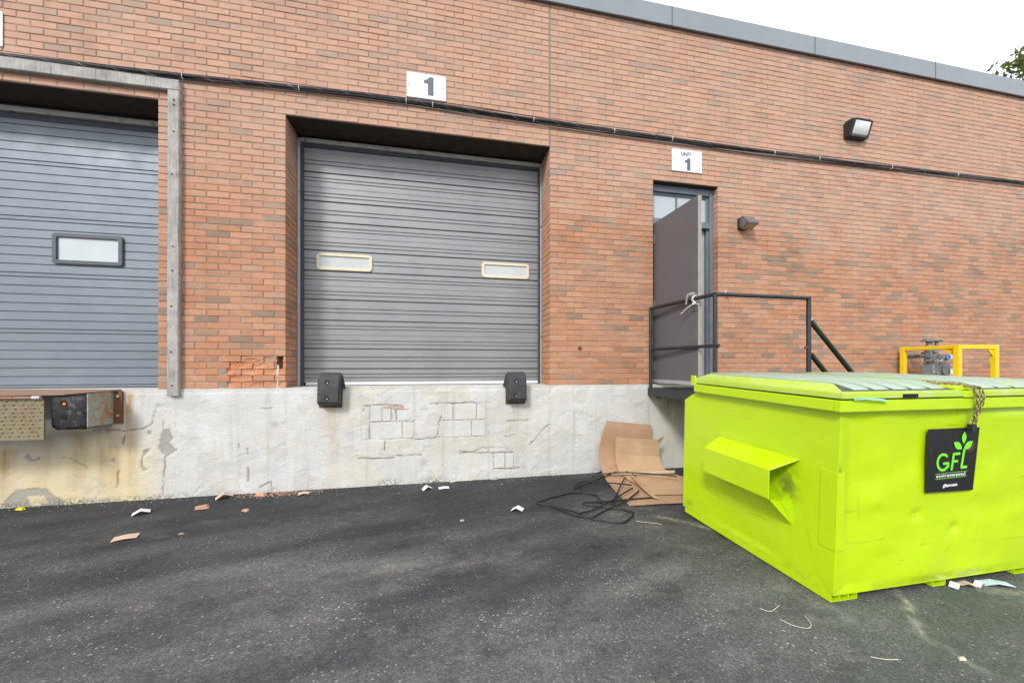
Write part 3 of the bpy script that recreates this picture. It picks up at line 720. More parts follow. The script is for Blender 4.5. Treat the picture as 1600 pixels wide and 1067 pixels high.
def left_door():
    xa, xb, Y = -5.545, -2.66, .37
    d = thing("dock_door", "blue grey finely ribbed dock door with one dark framed window", "dock door", (-4,Y,FT))
    L = .569; ln = [(.022,.006,.012),(L-.018,.006,.012)]+[(.022+(L-.040)*k/6,.0055,.010) for k in range(1,6)]
    base = ribbed(groove_profile(L, ln), xa+4, xb+4, 0, 0).data("door_section", DOOR_LEFT)
    for k in range(5):
        s = link("door_section", base, d, (0,0,.012+.5695*k))
        if k == 2:
            part("window_frame", frame_mb(-3.80,-3.188,2.355,2.672,.043,.03,Y-.022,Y+.004), pmat("charcoal_frame",(.075,.09,.105),.1,9,.45), s, bevel=.006, seg=2, smooth=True)
            part("window_pane", MB().box(-3.76,-3.23,Y-.004,Y+.006,2.40,2.63), FROST2, s)
    part("bottom_seal", MB().box(xa,xb,Y+.002,Y+.03,FT+.001,1.094), SEAL, d)
    part("header_trim", MB().box(-5.545,-2.661,.325,.362,3.855,3.905), HEADTRIM, d, bevel=.003)
    part("header_seal", MB().box(-5.545,-2.661,.363,.369,3.80,3.94), SEAL, d)
left_door()

# timber surround of the left opening
ts = thing("timber_surround", "weathered grey timber post and beam framing the left dock door", "timber frame", (-2.5,-.02,1.01))
m = MB().hexa([(-2.557,-.052,1.02),(-2.458,-.052,1.012),(-2.458,.0,1.012),(-2.557,.0,1.02),(-2.552,-.05,4.03),(-2.452,-.05,4.03),(-2.452,.0,4.03),(-2.552,.0,4.03)])
part("post", m, TIMBER, ts, bevel=.006)
m = MB().hexa([(-5.648,-.052,1.02),(-5.55,-.052,1.012),(-5.55,.0,1.012),(-5.648,.0,1.02),(-5.648,-.05,4.029),(-5.552,-.05,4.029),(-5.552,.0,4.029),(-5.648,.0,4.029)])
part("post", m, TIMBER, ts, bevel=.006)
m = MB().hexa([(-5.65,-.055,4.03),(-2.45,-.05,4.031),(-2.45,.0,4.031),(-5.65,.0,4.03),(-5.65,-.055,4.15),(-2.455,-.05,4.135),(-2.455,.0,4.135),(-5.65,.0,4.15)])
part("beam", m, TIMBER, ts, bevel=.006)
for z in (3.93,3.88,3.62,3.2,2.49,2.25,1.9,1.45,1.12):
    part("nail", MB().cyl((-2.505+random.uniform(-.02,.02),-.056,z),(-2.505,-.04,z),.008,8), RUST, ts)

# ------------------------------------------------------------------ dock leveller under the left door
lv = thing("dock_leveller", "rusted steel dock plate ledge with hinged diamond tread lip under left door", "dock leveller", (-4,-.2,FT))
part("ledge", MB().hexa([(-5.3,-.33,1.044),(-3.19,-.30,1.052),(-2.95,-.02,1.074),(-5.3,.3,1.083),(-5.3,-.33,1.056),(-3.19,-.30,1.066),(-2.95,-.02,1.086),(-5.3,.3,1.0935)]), RUSTLEDGE, lv, bevel=.002)
pp = MB()
for a, b in ((-5.3,-3.52),(-3.515,-3.385)): pp.cyl((a,-.345,1.036),(b,-.345,1.036),.013,10)
part("hinge_pipe", pp, RUSTLEDGE, lv, smooth=True)
part("hinge_end", MB().cyl((-3.38,-.345,1.036),(-3.325,-.345,1.036),.017,10), GALV, lv, smooth=True)
def lip():
    m = MB(); nz = 8
    def P(u, t):                              # u along X, t down the lip: it hangs and kicks out a little at its foot
        x = -5.3+(1.99+.035*t)*u; return (x, -.338-.022*math.sin(t*1.4)-.02*t*t, 1.024-.345*t)
    vs = [P(u, k/nz) for k in range(nz+1) for u in (0,1)]
    vs += [(x,y+.014,z) for x,y,z in vs]; o = 2*(nz+1); fs = []
    for k in range(nz):
        a = 2*k; fs += [(a,a+1,a+3,a+2),(o+a,o+a+2,o+a+3,o+a+1),(a+1,o+a+1,o+a+3,a+3),(a,a+2,o+a+2,o+a)]
    fs += [(0,o,o+1,1),(o-2,o-1,2*o-1,2*o-2)]
    m.add(vs, fs); l = part("lip", m, RUSTPLATE, lv)
    t = MB(); pit = .033; rows = int(.335/pit)
    for r in range(rows+1):
        for c in range(int(.78/pit)):
            x = -4.06+c*pit+(.5*pit if r % 2 else 0); tt = (r+.5)*pit/.345
            if x > -3.318+.03*tt or tt > .985: continue
            u = (x+5.3)/(1.99+.035*tt); q = P(u, tt); s = 1 if (r+c) % 2 else -1
            dx, dz = .0135, .008*s; y = q[1]-.005
            w_ = .0038
            t.add([(x-dx,q[1],q[2]-dz),(x-w_*s,y,q[2]+w_),(x+dx,q[1],q[2]+dz),(x+w_*s,y,q[2]-w_)], [(0,1,2,3)])
    o = part("tread_pattern", t, RUSTPLATE, l); o["kind"] = "stuff"
lip()
bk = thing("dock_bumper", "big worn black bumper block with rusty steel bracket beside the tread lip", "dock bumper", (-3.1,-.02,.75), "dock bumpers")
def rough_block(x0,x1,y0,y1,z0,z1,amp,n=7,seed=1):
    bm = bmesh.new(); bmesh.ops.create_cube(bm, size=1); bmesh.ops.subdivide_edges(bm, edges=bm.edges, cuts=n, use_grid_fill=True)
    r_ = random.Random(seed); m = MB(); bm.verts.ensure_lookup_table()
    for v in bm.verts:
        c = v.co*2; k = (abs(c.x)**6+abs(c.y)**6+abs(c.z)**6)**(1/6); c = c/max(k,1)*1.0
        v.co = Vector(((x0+x1)/2+c.x*(x1-x0)/2+r_.uniform(-amp,amp),(y0+y1)/2+c.y*(y1-y0)/2+r_.uniform(-amp,amp),(z0+z1)/2+c.z*(z1-z0)/2+r_.uniform(-amp,amp)))
    vs = [tuple(v.co) for v in bm.verts]; fs = [tuple(v.index for v in f.verts) for f in bm.faces]; bm.free(); return m.add(vs, fs)
part("rubber_block", rough_block(-3.30,-3.018,-.315,-.10,.742,1.046,.0045,9,3), OLDRUBBER, bk, smooth=True)
for z, mt in ((.985,pmat("orange_dowel",(.85,.20,.012),.1,30,.6)),(.86,HOLE)):
    h = part("bolt_hole", MB().cyl((-3.185,-.3175,z),(-3.185,-.25,z),.023,14), HOLE, bk)
    part("bolt_end", MB().cyl((-3.178,-.3185,z-.007),(-3.178,-.26,z-.007),.013,7), mt, bk) if z > .9 else None
part("side_plate", MB().hexa([(-3.016,-.314,.765),(-3.006,-.314,.765),(-3.006,-.013,.757),(-3.016,-.013,.757),(-3.016,-.314,1.062),(-3.006,-.314,1.062),(-3.006,-.013,1.066),(-3.016,-.013,1.066)]), RUSTGREEN, bk, bevel=.002)
fl = part("flange", MB().box(-3.018,-2.937,-.036,-.014,.757,1.067), RUST, bk, bevel=.002)
for z in (1.02,.835): part("bolt", MB().cyl((-2.967,-.046,z),(-2.967,-.03,z),.013,6), GALV, bk)

# two moulded bumpers in front of the middle door
def bumper(x0, x1, label, tilt, strap_side):
    xc = (x0+x1)/2
    b = thing("dock_bumper", label, "dock bumper", (xc,-.015,.88), "dock bumpers")
    W = x1-x0; o = b.location
    part("rubber_block", MB().prism([(-.118,-.0+.04),(-.118,.0+.28),(-.075,.355),(.0,.365),(.0,.012),(-.07,.008)], 'x', -W/2, W/2), BLACK, b, local=True, bevel=.014, seg=3, smooth=True)
    for z in (.26,.095):
        part("bolt_recess", MB().cyl((-.015,-.1205,z),(-.015,-.09,z),.021,16), HOLE, b, local=True)
        part("bolt", MB().cyl((-.012,-.1215,z-.005),(-.012,-.1,z-.005),.009,6), GALV, b, local=True)
    part("mount_plate", MB().box(-W/2-.006,W/2+.006,-.012,.004,-.012,.33), RUST, b, local=True, bevel=.002)
    s = strap_side
    part("back_bracket", MB().prism([(s*W/2,.34),(s*(W/2+.012),.30),(s*(W/2+.038),.20),(s*W/2,.19)], 'y', -.03, -.004), BLACK, b, local=True, bevel=.002)
    b.rotation_euler = (0, R(tilt), 0)
bumper(-1.175,-.955,"black rubber bumper below the left window of the grey dock door",1.5,1)
bumper(.842,1.065,"black rubber bumper below the right window of the grey dock door",-.6,-1)

# ------------------------------------------------------------------ number plates
def text_mesh(txt, size, bold=0, space=1.0, extrude=.0008):
    c = bpy.data.curves.new("t", 'FONT'); c.body = txt; c.size = size; c.align_x = 'CENTER'; c.extrude = extrude; c.offset = bold; c.space_character = space
    o = bpy.data.objects.new("t", c); COL.objects.link(o)
    me = bpy.data.meshes.new_from_object(o.evaluated_get(bpy.context.evaluated_depsgraph_get()))
    bpy.data.objects.remove(o); bpy.data.curves.remove(c)
    me.transform(Matrix.Rotation(R(90), 4, 'X')); return me
def put_text(name, txt, size, mat, parent, loc, bold=0, space=1.0):
    me = text_mesh(txt, size, bold, space); me.name = name; me.materials.clear(); me.materials.append(mat)
    return link(name, me, parent, loc)
def one_shape(x, z, h, y):
    w_ = h*.30; s = h*.42
    return MB().prism([(x+.02*h,z),(x+.02*h+w_,z),(x+.02*h+w_,z+h),(x+.02*h+w_*.32,z+h),(x-.02*h,z+h*.86),(x-s*.45,z+h*.80),(x-s*.45,z+h*.63),(x+.02*h,z+h*.63)], 'y', y-.0012, y)
def plate(x0, x1, z0, z1, label, lines, tilt=0):
    p = thing("number_plate", label, "sign", ((x0+x1)/2,-.006,z0), "white number plates on the brick wall")
    part("plate", MB().prism(rrect(x0,x1,z0,z1,.012), 'y', -.010, -.0045), WHITE, p)
    for xx in (x0+.028,x1-.028): part("screw", MB().cyl((xx,-.0115,(z0+z1)/2),(xx,-.009,(z0+z1)/2),.006,8), SEAL, p)
    lines(p); p.rotation_euler = (0,R(tilt),0); return p
plate(-.283,.151,4.311,4.588,"white plate with a large grey 1 above the middle dock door",
      lambda p: part("numeral", one_shape(-.055,4.352,.205,-.0102), LETTER, p))
def unit(p):
    part("numeral", one_shape(3.232,3.846,.158,-.0102), LETTER, p)
    put_text("lettering", "UNIT", .066, LETTER, p, (-.012,-.0052,.203), .0016)
plate(3.016,3.453,3.829,4.112,"white plate reading UNIT 1 above the open grey door", unit, -.3)
plate(-4.30,-3.885,4.255,4.575,"white plate mostly out of view at the top left edge", lambda p: None)

# ------------------------------------------------------------------ cables along the wall
cb = thing("cable_bundle", "bundle of black cables lashed together and slung along the brick wall", "cables", (0,-.03,4.2))
kx = [-9,-3.911,-2.439,-.757,-.19,1.388,3.2,4.6,5.568,9.423,14]; kz = [4.15,4.158,4.193,4.250,4.250,4.228,4.215,4.215,4.225,4.277,4.30]
xs = np.arange(-9,14,.09); zs = np.interp(xs,kx,kz)
part("cable", MB().tube([(x,-.030,z+.002*math.sin(x*5)) for x,z in zip(xs,zs)], .0135, 8), CABLE, cb, smooth=True)
part("cable", MB().tube([(x,-.026+.012*math.sin(x*2.1),z-.019+.006*math.sin(x*1.7)) for x,z in zip(xs,zs)], .0085, 7), CABLE, cb, smooth=True)
sag = lambda x: -.032-.03*max(0,math.sin((x-3.0)*1.2))*(2.6 < x < 5.6)-.008*math.sin(x*1.3)
part("cable", MB().tube([(x,-.022,z+sag(x)) for x,z in zip(xs,zs)], .0055, 6), CABLE, cb, smooth=True)
part("cable", MB().tube([(x,-.034,z+.017+.02*max(0,math.sin(x*1.15+1.0))**3) for x,z in zip(xs,zs)], .0045, 6), CABLE, cb, smooth=True)
part("cable", MB().tube([(x,-.018,z-.040-.01*math.sin(x*.9)) for x,z in zip(xs,zs)], .004, 6), pmat("pale_cable",(.42,.36,.31),.1,20,.6), cb, smooth=True)
hx = np.arange(-4.2,9.6,.018)
part("lashing_wire", MB().tube([(x,-.029+.021*math.cos(x*24),np.interp(x,kx,kz)-.006+.023*math.sin(x*24)) for x in hx], .0009, 4), GALV, cb)
tie = MB().tube([(0,.024*math.cos(a),.027*math.sin(a)) for a in np.linspace(0,2*math.pi,12,endpoint=False)], .0035, 4, closed=True).data("cable_tie", TIE)
for px_ in (-2.43,-1.37,-.285,.0,1.17,2.2,3.0,4.55,5.3,6.6,7.9): link("cable_tie", tie, cb, (px_,.0,np.interp(px_,kx,kz)-4.207))
part("hanger", MB().box(-.155,-.105,-.05,-.004,4.235,4.275).box(-.14,-.12,-.012,-.003,4.275,4.31), DARK, cb, bevel=.004)
# a loose end standing off the bundle
part("loose_end", MB().tube([(2.72,-.03,4.225),(2.80,-.045,4.245),(2.87,-.05,4.275),(2.885,-.045,4.31)], .003, 5), CABLE, cb)

# ------------------------------------------------------------------ wall lamps
wl = thing("wall_lamp", "large dark wall lamp with a clear ribbed lens high on the bricks", "wall lamp", (5.93,0,4.6))
hx0, hx1 = 5.765, 6.11
part("housing", MB().prism([(0,4.562),(0,4.768),(-.05,4.795),(-.150,4.782),(-.150,4.765),(-.085,4.575),(-.05,4.562)], 'x', hx0, hx0+.045)
     .prism([(0,4.562),(0,4.768),(-.05,4.795),(-.150,4.782),(-.150,4.765),(-.085,4.575),(-.05,4.562)], 'x', hx1-.03, hx1)
     .box(hx0+.045,hx1-.03,-.145,0,4.768,4.795).box(hx0+.045,hx1-.03,-.085,0,4.562,4.590).box(hx0+.045,hx1-.03,-.02,0,4.590,4.768), LAMPBODY, wl, bevel=.006)
part("lens", MB().prism([(-.02,4.591),(-.085,4.591),(-.10,4.605),(-.142,4.745),(-.138,4.767),(-.02,4.767)], 'x', hx0+.047, hx1-.032), LENS, wl, bevel=.008, seg=2, smooth=True)
part("lamp_bulb", MB().cyl((hx0+.09,-.13,4.70),(hx0+.09,-.145,4.76),.004,6), GALV, wl)
ws = thing("wall_lamp", "small dark hooded wall lamp beside the open door", "wall lamp", (4.08,0,3.13))
part("back_box", MB().box(3.995,4.115,-.055,-.002,3.135,3.285), LAMPBODY, ws, bevel=.008)
part("hood", MB().prism([(-.055,3.145),(-.055,3.295),(-.085,3.295),(-.185,3.185),(-.185,3.165),(-.10,3.135)], 'x', 4.0, 4.17), LAMPTOP, ws, bevel=.007, seg=2, smooth=True)
part("lens", MB().hexa([(4.012,-.10,3.128),(4.158,-.10,3.128),(4.158,-.06,3.128),(4.012,-.06,3.128),(4.012,-.178,3.163),(4.158,-.178,3.163),(4.158,-.06,3.15),(4.012,-.06,3.15)]), pmat("aged_lens",(.40,.34,.22),.2,20,.3), ws)
solo("pipe_stub", MB().cyl((3.81,-.05,2.26),(3.81,.01,2.26),.016,10).box(3.795,3.825,-.012,-.001,2.245,2.315), GALV, "small metal pipe stub on the bricks right of the door frame", "pipe stub", smooth=True)
solo("wall_anchor", MB().cyl((1.76,-.012,1.53),(1.76,.01,1.53),.022,10).cyl((1.76,-.02,1.53),(1.76,.0,1.53),.008,8), RUST, "small rusty anchor in the bricks between dock door and railing", "wall anchor")

# ------------------------------------------------------------------ entry door
fx0, fx1, fz0, fz1 = 2.757, 3.702, FT, 3.676
df = thing("door_frame", "blue grey steel door frame with glazed transom in the brick doorway", "door frame", (3.23,.1,FT))
YF = .085
part("jamb", MB().box(fx0,fx0+.045,YF,YF+.13,fz0,fz1), FRAMEPAINT, df, bevel=.003)
part("jamb", MB().box(fx1-.05,fx1,YF,YF+.13,fz0,fz1).box(fx1-.072,fx1-.0505,YF+.03,YF+.11,fz0,3.17), FRAMEPAINT, df, bevel=.003)
part("head", MB().box(fx0+.0455,fx1-.0505,YF,YF+.13,fz1-.085,fz1), FRAMEPAINT, df, bevel=.003)
part("transom_bar", MB().box(fx0+.0455,fx1-.0505,YF+.002,YF+.12,3.155,3.225), FRAMEPAINT, df, bevel=.003)
tr = part("transom_window", frame_mb(fx0+.047,fx1-.052,3.227,fz1-.087,.028,.004,YF+.035,YF+.075), FRAMEPAINT, df, bevel=.002)
part("glazing_bar", MB().box(3.165,3.188,YF+.04,YF+.07,3.25,3.565), FRAMEPAINT, tr)
part("pane", MB().box(fx0+.07,3.166,YF+.052,YF+.06,3.25,3.57), TRANSOM, tr); part("pane", MB().box(3.187,fx1-.075,YF+.052,YF+.06,3.25,3.57), TRANSOM, tr)
part("threshold", MB().box(fx0+.046,fx1-.051,-.02,YF+.2,FT+.001,FT+.018), GALV, df, bevel=.003)
part("weather_strip", MB().box(fx1-.125,fx1-.0735,YF+.08,YF+.105,fz0+.02,3.153), LINTER, df, bevel=.004)
solo("inner_panel", MB().box(3.42,3.60,.42,.46,FT+.001,3.1), LINTER, "pale inner panel glimpsed behind the open door", "panel")
dl = thing("entry_door", "dark grey steel door standing wide open over the landing", "door", (2.806,.06,FT))
part("leaf", MB().box(2.784,2.828,-.805,.07,FT+.05,3.142), LEAFPAINT, dl, bevel=.002)
part("leaf_edge", MB().box(2.785,2.827,-.8075,-.8055,FT+.052,3.14), EDGEPAINT, dl)
part("door_sweep", MB().box(2.777,2.783,-.80,.068,FT+.022,FT+.062), GALV, dl)
for z in (2.93,2.10,1.30): part("hinge", MB().cyl((2.781,.083,z-.06),(2.781,.083,z+.06),.011,10).box(2.777,2.783,.0,.08,z-.055,z+.055), FRAMEPAINT, dl, bevel=.001)
part("lever_handle", MB().cyl((2.784,-.735,2.09),(2.752,-.735,2.09),.024,14).tube([(2.74,-.735,2.09),(2.728,-.735,2.09),(2.727,-.72,2.09),(2.727,-.70,2.05),(2.729,-.685,1.985)], .010, 8), STEELPALE, dl, smooth=True)
part("lock_cylinder", MB().cyl((2.784,-.74,2.02),(2.772,-.74,2.02),.018,12), STEELPALE, dl, smooth=True)

# ------------------------------------------------------------------ steel landing, steps and railing
ld = thing("steel_landing", "black steel landing and steps in front of the open door", "landing", (3.3,-.5,0))
LX0, LX1, LY = 2.665, 4.0, -1.09
part("deck", MB().box(LX0+.012,LX1,LY+.01,-.006,1.018,1.032), DARK, ld)
part("channel", MB().box(LX0,LX0+.011,LY,-.006,.945,1.038), DARK, ld, bevel=.002)
part("channel", MB().box(LX0+.012,LX1,LY,LY+.009,.945,1.038), DARK, ld, bevel=.002)
part("sill_concrete", MB().box(2.70,3.74,-.10,-.004,1.034,1.072), pmat("dirty_grout",(.36,.34,.29),.35,30,.9,0,.8,60), ld, bevel=.01)
for x in (2.75,3.92): part("support_post", MB().box(x,x+.05,LY+.03,LY+.08,gz(0,-1)-.01,.944), DARK, ld)
ns = 6
for k in range(ns):
    z = 1.02-(k+1)*.17; x = LX1+.03+k*.205
    part("tread", MB().box(x,x+.235,LY+.02,-.12,z-.035,z), DARK, ld, bevel=.003)
for y in (LY,-.115):
    part("stringer", MB().hexa([(LX1+.0,y,.93),(LX1+1.26,y,-.035),(LX1+1.26,y+.012,-.035),(LX1,y+.012,.93),(LX1,y,1.03),(LX1+1.30,y,.06),(LX1+1.30,y+.012,.06),(LX1,y+.012,1.03)]), DARK, ld)
rl = thing("pipe_railing", "black pipe railing around the landing with dark sloping stair rails", "railing", (3.3,-1.05,1.03))
pr_ = .0205; c0 = (2.69,-.05); c1 = (2.79,-1.05); c2 = (3.935,-1.055); zt, zm = 2.035, 1.52
part("post", MB().cyl((*c0,1.03),(*c0,zt+.01),pr_,10), DARK, rl, smooth=True)
part("post", MB().cyl((*c1,1.03),(*c1,zt),pr_*.9,10), DARK, rl, smooth=True)
part("post", MB().cyl((*c2,1.03),(*c2,zt+.012),pr_*1.1,10), DARK, rl, smooth=True)
part("top_rail", MB().tube([(*c0,zt),(c1[0],c1[1]-.0,zt)], pr_, 10), DARK, rl, smooth=True)
part("top_rail", MB().tube([(*c1,zt),(*c2,zt)], pr_, 10), DARK, rl, smooth=True)
part("mid_rail", MB().tube([(*c0,zm),(c1[0]+.006,c1[1]-.05,zm-.005)], pr_*.9, 10), DARK, rl, smooth=True)
part("rail_stub", MB().tube([(c2[0]-.045,c2[1],1.508),(c2[0],c2[1],1.508)], pr_*.8, 10), RUST, rl, smooth=True)
for a, b in (((3.96,1.79),(4.98,.77)),((3.965,1.435),(4.66,.73))): part("stair_rail", MB().cyl((a[0],-1.056,a[1]),(b[0],-1.056,b[1]),.026,10), DARKGREEN, rl, smooth=True)
part("stair_post", MB().cyl((4.95,-1.056,gz(0,-1)),(4.95,-1.056,.80),pr_,10), DARK, rl, smooth=True)
part("rail_lug", MB().cyl((3.95,-1.06,1.80),(3.985,-1.06,1.815),.012,8), GALV, rl, smooth=True)
# white cord knotted round the rail
kc = Vector((2.762,-.80,zt)); cm = MB()
for s, r_ in ((0,.034),(.02,.032)): cm.tube([(kc.x+r_*math.cos(a),kc.y+s+.008*math.sin(a*2),kc.z+r_*math.sin(a)) for a in np.linspace(0,2*math.pi,14,endpoint=False)], .005, 5, closed=True)
cm.tube([(kc.x-.03,kc.y,kc.z-.03),(kc.x-.03,kc.y-.02,kc.z-.055),(kc.x-.035,kc.y+.05,kc.z-.075),(kc.x-.04,kc.y+.11,kc.z-.10),(kc.x-.045,kc.y+.16,kc.z-.135),(kc.x-.045,kc.y+.19,kc.z-.14)], .006, 5)
cm.tube([(kc.x-.03,kc.y,kc.z-.035),(kc.x-.035,kc.y-.03,kc.z-.06),(kc.x-.03,kc.y-.06,kc.z-.07),(kc.x-.03,kc.y-.085,kc.z-.072)], .005, 5)
cm.tube([(kc.x-.032,kc.y+.01,kc.z-.05),(kc.x-.036,kc.y-.01,kc.z-.07),(kc.x-.03,kc.y-.035,kc.z-.055),(kc.x-.03,kc.y+.0,kc.z-.04)], .005, 5)
solo("white_cord", cm, TIE, "white cord knotted round the top rail in front of the grey door", "cord", smooth=True)

# ------------------------------------------------------------------ yellow guard and gas meter
yg = thing("pipe_guard", "bright yellow square steel guard around the gas meter", "guard rail", (6.7,-.7,0))
B = .030; zt2 = 1.588
pts = [(6.745,-.09),(6.675,-.72),(7.20,-.79)]
for x, y in pts: part("post", MB().box(x-B,x+B,y-B,y+B,gz(x,y)-.02,zt2), YELLOW, yg, bevel=.005)
def beam(p, q, h):
    p, q = Vector(p), Vector(q); d = (q-p).normalized(); n_ = Vector((-d.y,d.x))*(B-.004); p = p+d*(B+.001); q = q-d*(B+.001); c = [p+n_,p-n_,q-n_,q+n_]
    part("beam", MB().hexa([(v.x,v.y,zt2-h) for v in c]+[(v.x,v.y,zt2-.002) for v in c]), YELLOW, yg, bevel=.004)
beam(pts[1], pts[0], .052); beam(pts[1], pts[2], .056)
part("gusset", MB().prism([(-.688,zt2-.053),(-.58,zt2-.053),(-.688,zt2-.15)], 'x', 6.672, 6.684), YELLOW, yg)
part("gusset", MB().prism([(7.168,zt2-.057),(7.07,zt2-.057),(7.168,zt2-.15)], 'y', -.795, -.783), YELLOW, yg)
gm = thing("gas_meter", "grey gas meter with regulator and blue dial behind the yellow guard", "gas meter", (6.85,-.33,0))
def disc(c, axis, r, h, n=18): a = Vector(c); d = Vector(axis).normalized()*h/2; return MB().cyl(a-d, a+d, r, n)
part("meter_body", MB().box(6.80,6.94,-.42,-.24,1.02,1.36), METERGREY, gm, bevel=.03, seg=3, smooth=True)
part("meter_body", MB().cyl((7.0,-.43,1.27),(7.0,-.22,1.27),.10,18), METERGREY, gm, bevel=.012, seg=2, smooth=True)
part("meter_label", MB().box(7.03,7.11,-.455,-.44,1.20,1.275), WHITE, gm, bevel=.004)
part("dial_housing", MB().box(6.90,7.05,-.43,-.30,1.385,1.48), METERGREY, gm, bevel=.02, seg=2, smooth=True)
part("dial", MB().cyl((7.0,-.446,1.435),(7.0,-.428,1.435),.04,14), METERBLUE, gm)
part("dial_cover", MB().cyl((7.055,-.446,1.44),(7.055,-.425,1.44),.035,14), pmat("dial_glass",(.42,.55,.66),.1,20,.2), gm)
part("regulator", MB().cyl((6.84,-.33,1.655),(6.84,-.33,1.678),.085,18).cyl((6.84,-.33,1.678),(6.84,-.33,1.70),.06,16), METERGREY, gm, bevel=.006, smooth=True)
part("regulator", MB().cyl((6.93,-.36,1.655),(6.93,-.36,1.682),.06,16), METERGREY, gm, bevel=.006, smooth=True)
part("pipe", MB().tube([(6.84,-.33,1.66),(6.84,-.33,1.36)], .034, 10).tube([(6.92,-.34,1.60),(6.92,-.34,1.38)], .03, 10).tube([(6.84,-.30,1.45),(6.84,-.1,1.45),(6.84,.02,1.45)], .026, 10), METERGREY, gm, smooth=True)
part("pipe", MB().tube([(6.88,-.33,1.03),(6.88,-.33,-.05)], .028, 10).tube([(7.0,-.32,1.2),(7.0,-.32,-.05)], .028, 10), METERGREY, gm, smooth=True)
part("union", MB().cyl((6.84,-.33,1.37),(6.84,-.33,1.42),.055,8).cyl((6.84,-.33,1.52),(6.84,-.33,1.57),.052,8).cyl((6.92,-.34,1.50),(6.92,-.34,1.545),.045,8).cyl((6.93,-.36,1.60),(6.93,-.36,1.655),.024,8).cyl((6.78,-.36,1.47),(6.78,-.29,1.47),.045,10), METERGREY, gm, bevel=.003)
part("valve_tag", MB().tube([(6.79,-.44,1.40),(6.84,-.45,1.385),(6.89,-.445,1.395),(6.91,-.44,1.37)], .007, 5), TIE, gm)

# ------------------------------------------------------------------ dumpster
DW, DD = 1.83, 1.35
du = thing("dumpster", "lime green steel dumpster with plastic lids and black company sign", "dumpster", (2.25,-2.645,-.052))
du.rotation_euler = (R(1.75), 0, 0)
def dpart(n, mb, mt, p=du, **k): return part(n, mb, mt, p, local=True, **k)
ZB, ZR = .044, 1.106
def panel(P00, P10, P11, P01, nu, nv, fn, rub=None):
    """a sheet of steel between four corners, dented by fn(u, v) along its normal"""
    P = [np.array(p, float) for p in (P00,P10,P11,P01)]; nrm = np.cross(P[1]-P[0], P[3]-P[0]); nrm /= np.linalg.norm(nrm)
    u, v = np.meshgrid(np.linspace(0,1,nu), np.linspace(0,1,nv), indexing='ij')
    Q = P[0]*((1-u)*(1-v))[...,None]+P[1]*(u*(1-v))[...,None]+P[2]*(u*v)[...,None]+P[3]*((1-u)*v)[...,None]
    e = np.minimum(np.minimum(u,1-u),np.minimum(v,1-v)); Q = Q+nrm*(fn(u,v)*sstep(0,.06,e))[...,None]
    i = np.arange(nu*nv).reshape(nu,nv); F = np.stack([i[:-1,:-1],i[1:,:-1],i[1:,1:],i[:-1,1:]],-1).reshape(-1,4)
    me = bpy.data.meshes.new("panel"); me.from_pydata(Q.reshape(-1,3).tolist(), [], F.tolist()); me.materials.append(LIME)
    me.polygons.foreach_set("use_smooth",[True]*len(me.polygons))
    if rub is not None: fattr(me,'rub',rub(u,v))
    return me
def dent(u,v,cx,cy,rx,ry,d): return -d*np.exp(-(((u-cx)/rx)**2+((v-cy)/ry)**2))
def front_fn(u,v):
    h = .022*(fbm(u*2.6+4,v*2.1,101,3)-.5)*2 + .007*(fbm(u*6,v*4,102,3)-.5)
    for a in ((.33,.40,.022,.03,.010),(.50,.30,.022,.03,.011),(.13,.62,.06,.06,.006),(.16,.49,.05,.05,-.005),(.36,.22,.012,.012,.004),(.62,.42,.10,.07,.008),(.2,.18,.05,.05,.004)): h = h+dent(u,v,*a)
    return h
def front_rub(u,v):
    r = np.zeros_like(u)
    for cx,cy,rx,ry,a in ((.008,.66,.007,.045,1),(.33,.385,.006,.006,.8),(.335,.56,.004,.005,.8),(.345,.07,.004,.005,.8),(.27,.15,.006,.004,.5),(.26,.13,.004,.003,.5),(.83,.57,.03,.004,.8),(.78,.2,.05,.006,.3),(.47,.90,.03,.008,.45),(.05,.45,.05,.005,.35)):
        r = np.maximum(r, a*np.exp(-(((u-cx)/rx)**2+((v-cy)/ry)**2)))
    for seg, a in ((((.05,.28),(.12,.27),(.2,.285)),.5),(((.28,.62),(.36,.60)),.35),(((.74,.30),(.82,.33),(.9,.325)),.45),(((.44,.14),(.47,.19)),.5),(((.09,.52),(.10,.40)),.4),(((.6,.72),(.72,.70)),.3),(((.15,.93),(.34,.955)),.4)):
        r = np.maximum(r, .65*a*np.exp(-(segdist(u, v+(fbm(u*40,v*40,131,2)-.5)*.012, seg)/.0035)**2)*sstep(.3,.5,fbm(u*25,v*25,133,3)))
    g = sstep(.09,.0,v+.06*(fbm(u*9,v*3,135,3)-.5))*sstep(.42,.6,fbm(u*30,v*26,137,4))*.2
    return np.clip(np.maximum(r,g),0,1)
link("front_panel", panel((0,0,ZB),(DW,0,ZB),(DW,-.004,ZR),(.006,-.004,ZR),300,180,front_fn,front_rub), du)
def side_fn(u,v): return sstep(.02,.4,1-u)*.010*(fbm(u*2+14,v*2,111,3)-.5)*2
